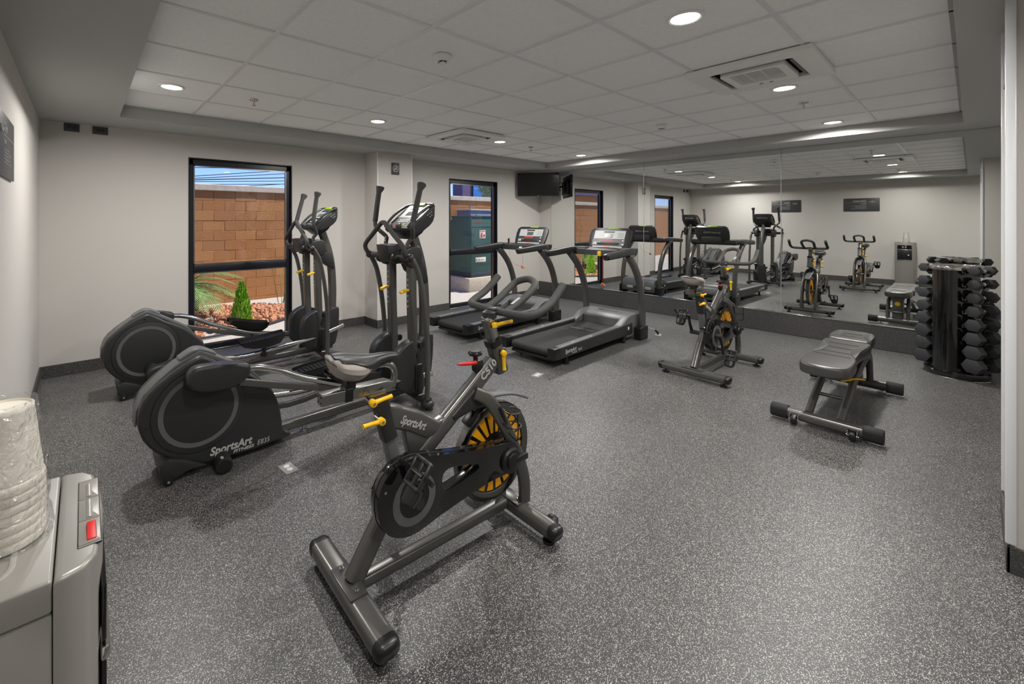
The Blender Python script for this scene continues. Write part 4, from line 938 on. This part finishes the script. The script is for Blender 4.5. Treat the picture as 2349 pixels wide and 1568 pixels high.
# ================================================================ DUMBBELL TOWER
ra = R(-29)
rc = Vector((6.265, .092, 0))
t = thing('dumbbell_tower', 'gloss black oval dumbbell tower with a chrome rim, at the end of the mirrors', 'dumbbell rack', rc, ra)   # local -x faces the room
O = lambda n, b, m, p=None, l=None, ang=40: obj(n, b, m, p or t, l, ang)
def oval(a, b_, n=40): return [(a*math.cos(2*PI*i/n), b_*math.sin(2*PI*i/n)) for i in range(n)]
O('base', B().prism(oval(.205, .215), .012, .07, .008, 2, 'z'), 'gloss')
O('base_rim', B().prism(oval(.208, .218), .0, .012, .003, 1, 'z'), 'chrome')
O('column', B().prism(rrect(.40, .20, .095, k=8), .06, 1.0, .004, 1, 'z'), 'gloss')
O('top_rim', B().prism(rrect(.43, .25, .11, k=8), .995, 1.035, .008, 2, 'z', holes=[rrect(.37, .19, .085, k=8)]), 'chrome')
O('top_plate', B().prism(rrect(.38, .20, .09, k=8), 1.0, 1.015, 0, ax='z'), 'steel')
tz = [.999-.1215*k for k in range(8)]
db0 = []
for k, z in enumerate(tz):
    rad = .047+.0040*k
    for s in (-1, 1):
        sd2 = O('saddle_tray', B().prism([(s*.095, z-rad*.55), (s*.15, z-rad-.004), (s*.20, z-rad-.004), (s*.215, z-rad*.5), (s*.21, z-rad*.45), (s*.195, z-rad*.9), (s*.155, z-rad*.9), (s*.10, z-rad*.45)], -.03, .03, 0, ax='x'), 'gloss')
    b = B()
    for s in (-1, 1):
        for x in (-.075, .075): b.cyl((x, s*.099, z-.03), (x, s*.106, z-.03), .007, n=10)
    O('rivet', b, 'chrome')['kind'] = 'stuff'
O('base_bolt', B().cyl((-.203, .05, .06), (-.212, .05, .06), .008, n=10), 'chrome')
Rm = Matrix.Rotation(ra, 4, 'Z')
ordn = ['topmost', 'second', 'third', 'fourth', 'fifth', 'sixth', 'seventh', 'lowest']
for k, z in enumerate(tz):
    rad = .047+.0040*k; hl = .050+.0042*k; half = .112+.0045*k
    hx = B()
    ang6 = [(rad*math.cos(PI/3*i), rad*.93*math.sin(PI/3*i)) for i in range(6)]
    protoh = {}
    for s in (-1, 1):
        side = 'mirror corner' if s > 0 else 'doorway'
        d = thing('dumbbell', ('%s hex dumbbell of the tower column on the %s side' % (ordn[k], 'bench' if s > 0 else 'white wall end')), 'dumbbell', rc+Rm @ Vector((0, s*.181, z)), ra, 'hex dumbbells on the tower')
        if not protoh:
            for e in (-1, 1):
                hb = B().prism(ang6, e*(half-hl*.5)-hl*.5, e*(half-hl*.5)+hl*.5+.0, .010, 2, 'x')
                obj('hex_head', hb, 'hex', d)
            obj('handle', B().lathe([(.0135, -half+hl), (.0155, -half*.4), (.0165, 0), (.0155, half*.4), (.0135, half-hl)], (0, 0, 0), 'x', 16), 'chrome', d)
            protoh = d
        else:
            for c_ in kids(protoh):
                c2 = c_.copy(); C.objects.link(c2); c2.parent = d

# ================================================================ WATER DISPENSER AND CUPS
DX1, DY0, DY1, DZ = .022, .79, 1.105, .974
cy = (DY0+DY1)/2; wy = DY1-DY0; x0 = XL+.012
t = thing('water_dispenser', 'silver water dispenser with a red switch, against the left wall', 'water dispenser', (0, cy, 0), 0)
O = lambda n, b, m, p=None, l=None, ang=40: obj(n, b, m, p or t, l, ang)
xb = -.031                                          # seam between the rear body and the front shell
O('rear_body', B().box(((x0+xb)/2, 0, .464), (xb-x0, wy-.002, .928), .003), 'silver')
top = O('top_cover', B().prism(rrect(xb-x0-.0006, wy, .004, (x0+xb)/2, 0), .93, DZ, .004, 3, 'z'), 'silver')
O('tray_recess', B().prism(rrect(xb-x0-.06, wy-.07, .03, (x0+xb)/2-.01, 0), DZ-.002, DZ+.002, .0015, 2, 'z', holes=[rrect(xb-x0-.075, wy-.085, .025, (x0+xb)/2-.01, 0)]), 'silver2', top)
O('side_seam', B().box(((x0+xb)/2, -wy/2-.0005, .83), (xb-x0, .002, .004)).box(((x0+xb)/2, wy/2+.0005, .83), (xb-x0, .002, .004)), 'blk')
shell = [(xb+.0008, -wy/2), (-.02, -wy/2), (.002, -wy/2+.008), (.016, -wy/2+.03), (.024, -wy/2+.10), (.026, 0), (.024, wy/2-.10), (.016, wy/2-.03), (.002, wy/2-.008), (-.02, wy/2), (xb+.0008, wy/2)]
O('front_shell', B().prism(shell, .012, DZ, .007, 4, 'z'), 'silver', None, None, 50)
O('foot_plinth', B().box(((x0+.01)/2, 0, .012), (.30, wy-.02, .024), .004), 'blk')
bay = O('dispensing_bay', B().box((.0245, 0, .70), (.006, wy*.72, .22), .002), 'blk')
O('control_display', B().box((.0245, 0, .87), (.006, wy*.72, .085), .002), 'gloss', bay)
for y in (-.018, .025): O('display_digit', B().box((.0279, y, .872), (.001, .026, .014)), 'white', bay)
O('spout_bar', B().box((.026, 0, .81), (.012, wy*.74, .022), .004), 'chrome', bay)
O('drip_edge', B().box((.026, 0, .588), (.008, wy*.74, .012), .002), 'chrome', bay)
O('round_badge', B().cyl((.0275, -.06, .70), (.029, -.06, .70), .012, n=20), 'white', bay)
pc = .947-cy                                         # middle of the switch panel on the lid
pn = O('button_panel', B().prism(rrect(.0285, .212, .002, .008, pc), DZ-.002, DZ+.0006, .0003, 1, 'z', holes=[rrect(.027, .2105, .002, .008, pc)]), 'blk')
O('panel_plate', B().prism(rrect(.0268, .2103, .002, .008, pc), DZ-.002, DZ+.0008, .0005, 1, 'z'), 'silver', pn)
for y0_, y1_ in ((.982, 1.049), (.913, .977)):
    O('rocker_button', B().prism(rrect(.0262, y1_-y0_, .002, .008, (y0_+y1_)/2-cy), DZ, DZ+.0022, .0012, 2, 'z').tube([(.008, y0_-cy+.003, DZ-.0022), (.008, y1_-cy-(.018 if y1_ > 1 else .003), DZ-.0022)], .0062, 16), 'silver', pn)
O('switch_plate', B().prism(rrect(.0262, .063, .002, .008, .8765-cy), DZ, DZ+.0022, .0012, 2, 'z'), 'silver', pn)
O('switch_recess', B().prism(rrect(.0135, .050, .003, .0103, .873-cy), DZ+.0018, DZ+.0028, .0004, 1, 'z'), 'silver2', pn)
O('red_switch', B().prism([(.850-cy, DZ+.002), (.850-cy, DZ+.0045), (.880-cy, DZ+.0038), (.896-cy, DZ+.0062), (.896-cy, DZ+.002)], .0045, .016, .0012, 2, 'x'), 'red', pn, 'red rocker switch')
# foam cups, stacked upside down in a plastic sleeve
cpos = Vector((-.090, .932, DZ))
cup0 = None
N = 7
for k in range(N):
    z = DZ+.002+.0135*k
    if k == N-1: lab = 'white foam cup, topmost of the upside down stack on the water dispenser'
    else: lab = '%s foam cup of the wrapped upside down stack, nested under the others' % ('lowest', 'second lowest', 'third lowest', 'fourth lowest', 'fifth lowest', 'second highest')[k]
    c = thing('foam_cup', lab, 'cup', (cpos.x, cpos.y, z), 0, 'foam cups stacked on the dispenser')
    if not cup0:
        obj('cup_body', B().lathe([(.0440, 0), (.0465, .001), (.0470, .006), (.0460, .012), (.0440, .013), (.0436, .024), (.0432, .025), (.0340, .112), (.0335, .118), (.0305, .120), (.0300, .116), (.001, .115)], n=40), 'cup', c, ang=60)
        cup0 = c
    else:
        for q in kids(cup0): q2 = q.copy(); C.objects.link(q2); q2.parent = c
rings = []
rnd = random.Random(3)
for i in range(26):
    z = .002+i*.0083
    base = .0485+.006*max(0, 1-z/.05) if z < .10 else .0485-.0125*(z-.10)/.11
    rings.append([(cpos.x+(base+rnd.uniform(0, .0045 if z < .12 else .002))*math.cos(2*PI*j/36), cpos.y+(base+rnd.uniform(0, .0045 if z < .12 else .002))*math.sin(2*PI*j/36), DZ+z) for j in range(36)])
wr_ = obj('plastic_sleeve', B().loft(rings, cap=False), 'wrap', ang=20)
tag(wr_, 'crinkled clear plastic sleeve around the foam cups', 'plastic wrap')
# ================================================================ OUTSIDE
GZ = -.22
struct('ground', B().box((2, YW+WT+9, GZ-.05), (60, 18, .1)), 'gravel')
BY, BH = 9.80, 2.05
blk = struct('wall_garden', B().box((1.0, BY+.10, (GZ+BH)/2), (34, .16, BH-GZ)), 'mortar')
obj('wall_cap', B().box((1.0, BY+.08, BH+.06), (34, .30, .125), .01, 1), 'conc', blk)
bmh = [mesh('block', B().box((0, 0, 0), (.397, .05, .197), .004, 1), k) for k in ('block', 'block2')]
rest = B(); rows = int((BH-GZ)/.2)
rnd = random.Random(11); cnt = 0
for r_ in range(rows+1):
    z = BH-.1-.2*r_
    for c_ in range(-40, 44):
        x = 1.0+c_*.4+(.2 if r_ % 2 else 0)
        if .5 < x < 5.6 or 10.2 < x < 12.6:
            o = bpy.data.objects.new('block', bmh[1 if rnd.random() < .22 else 0]); C.objects.link(o); o.parent = blk
            o.location = (x, BY+.001+rnd.uniform(-.003, .003), z); cnt += 1
        else: rest.box((x, BY+rnd.uniform(-.003, .003), z), (.397, .05, .197))
o = obj('distant_blocks', rest, 'block', blk); o['kind'] = 'stuff'
# red stones bed
rb = B(); rnd = random.Random(5)
ico = []
tmpb = bmesh.new(); bmesh.ops.create_icosphere(tmpb, subdivisions=1, radius=1); iv = [v.co.copy() for v in tmpb.verts]; if_ = [[v.index for v in f.verts] for f in tmpb.faces]; tmpb.free()
vs, fs = [], []
for k in range(2300):
    x = rnd.uniform(-1.6, 3.3); y = rnd.uniform(7.0, 9.4)
    if ((x-1.0)/2.2)**2+((y-8.25)/1.15)**2 > 1: continue
    s = rnd.uniform(.03, .062); q = Quaternion((rnd.random()-.5, rnd.random()-.5, rnd.random()-.5, rnd.random()-.5)).normalized()
    hgt = .10*max(0, 1-((x-1.0)/2.2)**2-((y-8.25)/1.15)**2)
    n0 = len(vs)
    for v in iv:
        p = q @ Vector((v.x*s*rnd.uniform(.8, 1.25), v.y*s*rnd.uniform(.7, 1.1), v.z*s*.75)); vs.append((x+p.x, y+p.y, GZ+hgt+s*.4+p.z))
    fs += [[n0+i for i in f] for f in if_]
me = bpy.data.meshes.new('red_stones'); me.from_pydata(vs, [], fs); me.materials.append(M['stone'])
o = bpy.data.objects.new('red_stones', me); C.objects.link(o); tag(o, 'bed of reddish stones outside the left window', 'stones'); o['kind'] = 'stuff'
edge = tag(obj('garden_edging', B().tube([(-1.4, 7.25, GZ+.02), (.2, 7.0, GZ+.03), (1.4, 6.95, GZ+.03), (2.3, 7.25, GZ+.03), (3.1, 7.9, GZ+.03), (3.3, 8.6, GZ+.02)], .018, 8, 5), 'cable'), 'dark plastic edging around the red stone bed', 'garden edging')
# cypress
def cypress(x, y, h, r, label):
    t = thing('cypress_shrub', label, 'shrub', (x, y, GZ), 0)
    obj('stem', B().cyl((0, 0, 0), (0, 0, h*.7), .014, n=8), 'bark', t)
    rn = random.Random(2); vs, fs = [], []
    for k in range(1500):
        f = rn.random()**.8; z = .03+h*.93*f; rr = r*(1-f)**.75*(.35+.65*rn.random()**.5); a = rn.uniform(0, 2*PI)
        p = Vector((rr*math.cos(a), rr*math.sin(a), z)); up = Vector((math.cos(a)*.35, math.sin(a)*.35, 1)).normalized()
        L = rn.uniform(.05, .10); sd_ = Vector((-math.sin(a), math.cos(a), 0)); sd_ = (sd_*math.cos(k)+Vector((math.cos(a), math.sin(a), 0))*math.sin(k)).normalized()
        n0 = len(vs); vs += [p-sd_*.004, p+sd_*.004, p+up*L*.5+sd_*.016, p+up*L, p+up*L*.5-sd_*.016]; fs.append([n0, n0+1, n0+2, n0+3, n0+4])
    me = bpy.data.meshes.new('foliage'); me.from_pydata(vs, [], fs); me.materials.append(M['cyp'])
    o = bpy.data.objects.new('foliage', me); C.objects.link(o); o.parent = t; o['kind'] = 'stuff'
cypress(1.93, 7.5, .66, .155, 'small bright green cypress in the red stones outside')
# palm
def palm(x, y, hz, n, L, label):
    t = thing('palm', label, 'palm', (x, y, GZ), 0)
    tr = B().lathe([(.10, 0), (.085, .1), (.09, .2), (.08, hz*.6), (.085, hz)], n=14); obj('trunk', tr, 'bark', t)
    rn = random.Random(9)
    for k in range(n):
        a = 2*PI*k/n*1.0+rn.uniform(-.2, .2); lift = rn.uniform(.25, 1.25); Lk = L*rn.uniform(.8, 1.1)
        P = []; d = Vector((math.cos(a), math.sin(a), 0))
        for i in range(9):
            s = i/8; P.append(Vector((0, 0, hz))+d*(Lk*s*math.cos(lift*(1-.35*s)))+Vector((0, 0, Lk*(s*math.sin(lift)-.62*s*s))))
        vs, fs = [], []
        side = Vector((-d.y, d.x, 0))
        for i in range(1, 29):
            s = .12+.88*i/28; j = min(7, int(s*8)); f = s*8-j; p = P[j].lerp(P[j+1], f); tg = (P[j+1]-P[j]).normalized()
            ll = Lk*.30*math.sin(PI*min(1, s*.85+.1))+.03
            for sg in (-1, 1):
                dv = (side*sg*.8+tg*.65+Vector((0, 0, -.12))).normalized(); nrm = tg*.011
                n0 = len(vs); vs += [p-nrm, p+nrm, p+dv*ll*.6+nrm*.8, p+dv*ll]; fs.append([n0, n0+1, n0+2, n0+3])
        me = bpy.data.meshes.new('leaflets'); me.from_pydata(vs, [], fs); me.materials.append(M['leaf'])
        fr = obj('frond', B().tube(P, [.012, .010, .009, .008, .007, .006, .005, .004, .003], 6), 'leafl', t)
        o = bpy.data.objects.new('leaflets', me); C.objects.link(o); o.parent = fr; o['kind'] = 'stuff'
palm(1.25, 8.15, .62, 16, .95, 'small feathery palm outside the left window')
def spikes(x, y, n, h, label, sp=.10):
    t = thing('spiky_plant', label, 'plant', (x, y, GZ), 0, None); rn = random.Random(int(x*100))
    for k in range(n):
        a = rn.uniform(0, 2*PI); tilt = rn.uniform(.02, .28); hh = h*rn.uniform(.6, 1.05); w_ = .035*rn.uniform(.7, 1.2)
        b0 = Vector((rn.uniform(-sp, sp)*.5, rn.uniform(-sp, sp)*.5, 0)); d = Vector((math.cos(a)*math.sin(tilt), math.sin(a)*math.sin(tilt), math.cos(tilt)))
        obj('leaf_blade', B().tube([b0, b0+d*hh*.4, b0+d*hh*.8+Vector((0, 0, -.01)), b0+d*hh+Vector((0, 0, -.03))], [.8, 1, .6, .08], sec=(w_, .006, .002), up=(rn.random(), rn.random(), .1)), 'leafl', t)
spikes(1.55, 8.6, 9, 1.0, 'tall blade leaved plant behind the cypress by the garden wall', .22)
spikes(3.02, 8.75, 8, 1.15, 'tall spiky plant at the edge of the stone bed near the window frame', .16)
t = thing('seedling', 'tiny leafy plant among the red stones outside', 'plant', (1.5, 8.75, GZ+.1), 0)
rn = random.Random(4)
for k in range(14):
    a = rn.uniform(0, 2*PI); r_ = rn.uniform(.03, .16); p = Vector((r_*math.cos(a), r_*math.sin(a), rn.uniform(.1, .34)))
    obj('leaf', B().loft([[p+Vector((-.005, 0, 0)), p+Vector((.005, 0, 0)), p+Vector((0, 0, .003))], [p+Vector((.01, .03, .01)), p+Vector((.045, .03, .01)), p+Vector((.028, .03, .016))], [p+Vector((.04, .06, 0)), p+Vector((.05, .06, 0)), p+Vector((.045, .06, .004))]]).tube([(0, 0, 0), p*.6, p], .003, 5), 'leafl', t)
# electrical cabinets beyond the second window
t = thing('teal_transformer', 'large teal transformer cabinet on a concrete plinth outside the second window', 'transformer', (7.0, 7.62, GZ), 0)
O = lambda n, b, m, p=None, l=None, ang=40: obj(n, b, m, p or t, l, ang)
O('plinth', B().box((.95, .62, .16), (2.2, 1.42, .32), .012), 'conc')
O('cabinet_body', B().box((.9, .36, 1.10), (1.8, .72, 1.36), .012), 'teal')
O('side_bay', B().box((.9, 1.0, 1.05), (1.8, .56, 1.26), .012), 'teal')
O('skirt', B().box((.9, .64, .37), (1.82, 1.3, .12), .006), 'teal2')
O('lid_lip', B().box((.9, .36, 1.775), (1.84, .76, .03), .008), 'teal')
O('door_gap', B().box((.9, -.002, 1.52), (1.76, .006, .008)).box((.9, -.002, .62), (1.76, .006, .008)).box((.95, -.002, 1.07), (.008, .006, .9)), 'teal2')
wl_ = O('warning_label', B().box((.36, -.004, 1.34), (.20, .004, .20), .001), 'cream', None, 'small cream and red warning label')
text('PELIGRO', .045, frame((.275, -.0075, 1.40), (1, 0, 0), (0, 0, 1)), 'red', wl_, width=.17)
O('warning_mark', B().prism([(.30, 1.27), (.36, 1.27), (.34, 1.33), (.37, 1.36), (.32, 1.38), (.30, 1.32)], -.008, -.0062).cyl((.41, -.008, 1.31), (.41, -.006, 1.31), .03, n=16), 'red', wl_)
text('PELIGRO', .055, frame((.12, -.0025, 1.60), (1, 0, 0), (0, 0, 1)), 'red', t, 'red_lettering')
nl = O('name_label', B().box((.30, -.004, .735), (.34, .004, .115), .001), 'cream', None, 'white maker label')
text('E  C', .07, frame((.15, -.0075, .712), (1, 0, 0), (0, 0, 1)), 'blk', nl); text('ENERGIA', .03, frame((.29, -.0075, .725), (1, 0, 0), (0, 0, 1)), 'ltgrey', nl)
t = thing('grey_transformer', 'grey utility cabinet behind the teal transformer', 'utility cabinet', (8.3, 9.06, GZ), 0)
O('cabinet_body', B().box((.9, .3, .98), (1.8, .6, 1.96), .02), 'gcab'); O('lid', B().box((.9, .3, 1.97), (1.86, .66, .05), .015), 'ltgrey')
O('door_panel', B().box((.55, -.012, 1.05), (.7, .024, 1.6), .006).box((1.3, -.012, 1.05), (.7, .024, 1.6), .006), 'gcab')
O('maker_label', B().box((1.12, -.027, 1.72), (.16, .004, .09)), 'white'); O('vent_cap', B().cyl((.25, .3, 1.98), (.25, .3, 2.10), .03, n=12), 'gcab')
t = tag(obj('utility_lid', B().box((7.95, 6.72, GZ+.03), (.8, .45, .10), .01), 'conc'), 'low pale concrete lid on the gravel by the second window', 'concrete lid')
# far building with windows, a tree and overhead cables
t = thing('far_building', 'violet building with blue windows beyond the garden wall', 'building', (19.4, 22.0, GZ), 0)
O('building_wall', B().box((8, .5, 3.6), (16, 1.0, 7.2)), 'bldg'); O('roof_slab', B().box((8, .5, 7.3), (16.6, 1.6, .25)), 'conc')
for k in range(7):
    for z in (1.2, 3.7, 6.0):
        f = O('window', B().box((1.3+2.1*k, -.03, z), (.9, .10, 1.5), .02), 'frame'); O('pane', B().box((1.3+2.1*k, -.085, z), (.78, .02, 1.38)), 'bwin', f)
t = thing('far_building', 'dark red low building seen only in the mirror', 'building', (-22.0, 21.0, GZ), 0)
O('building_wall', B().box((9, 3, 1.9), (22, 6, 3.8)), 'block'); O('roof_slab', B().box((9, 3, 3.9), (22.6, 6.6, .3)), 'bldg')
t = thing('far_tree', 'leafy tree in front of the violet building', 'tree', (19.6, 18.6, GZ), 0)
O('trunk', B().tube([(0, 0, 0), (.1, 0, 1.6), (0, .1, 3.0)], [.16, .12, .08], 10), 'bark')
vs, fs = [], []; rn = random.Random(8)
for k in range(2600):
    v = Vector((rn.gauss(0, 1), rn.gauss(0, 1), rn.gauss(0, 1))).normalized()*rn.random()**.4; p = Vector((v.x*1.5, v.y*1.5, 3.9+v.z*1.3)); q = Quaternion((rn.random()-.5, rn.random()-.5, rn.random()-.5, rn.random()-.5)).normalized()
    n0 = len(vs); vs += [p+q @ Vector(c) for c in ((-.09, 0, 0), (0, -.04, 0), (.09, 0, 0), (0, .04, 0))]; fs.append([n0, n0+1, n0+2, n0+3])
me = bpy.data.meshes.new('foliage'); me.from_pydata(vs, [], fs); me.materials.append(M['leaf']); o = bpy.data.objects.new('foliage', me); C.objects.link(o); o.parent = t; o['kind'] = 'stuff'
# power lines
for k, (za, zb) in enumerate(((3.02, 3.20), (2.76, 3.12), (2.70, 3.02), (2.67, 2.90), (2.63, 2.80), (2.55, 2.70), (2.40, 2.69))):
    sl = (zb-za)/2.65; y = 15+.1*k
    P = [(x, y, za+sl*(x-2.35)+.0012*(x-3.7)**2) for x in [-13+2*i for i in range(15)]]
    tag(obj('power_line', B().tube(P, .013 if k != 3 else .018, 6), 'cable'), '%s of the thin overhead cables, counted downward at the left window jamb' % ('first', 'second', 'third', 'fourth', 'fifth', 'sixth', 'lowest')[k], 'power line', 'overhead power lines')
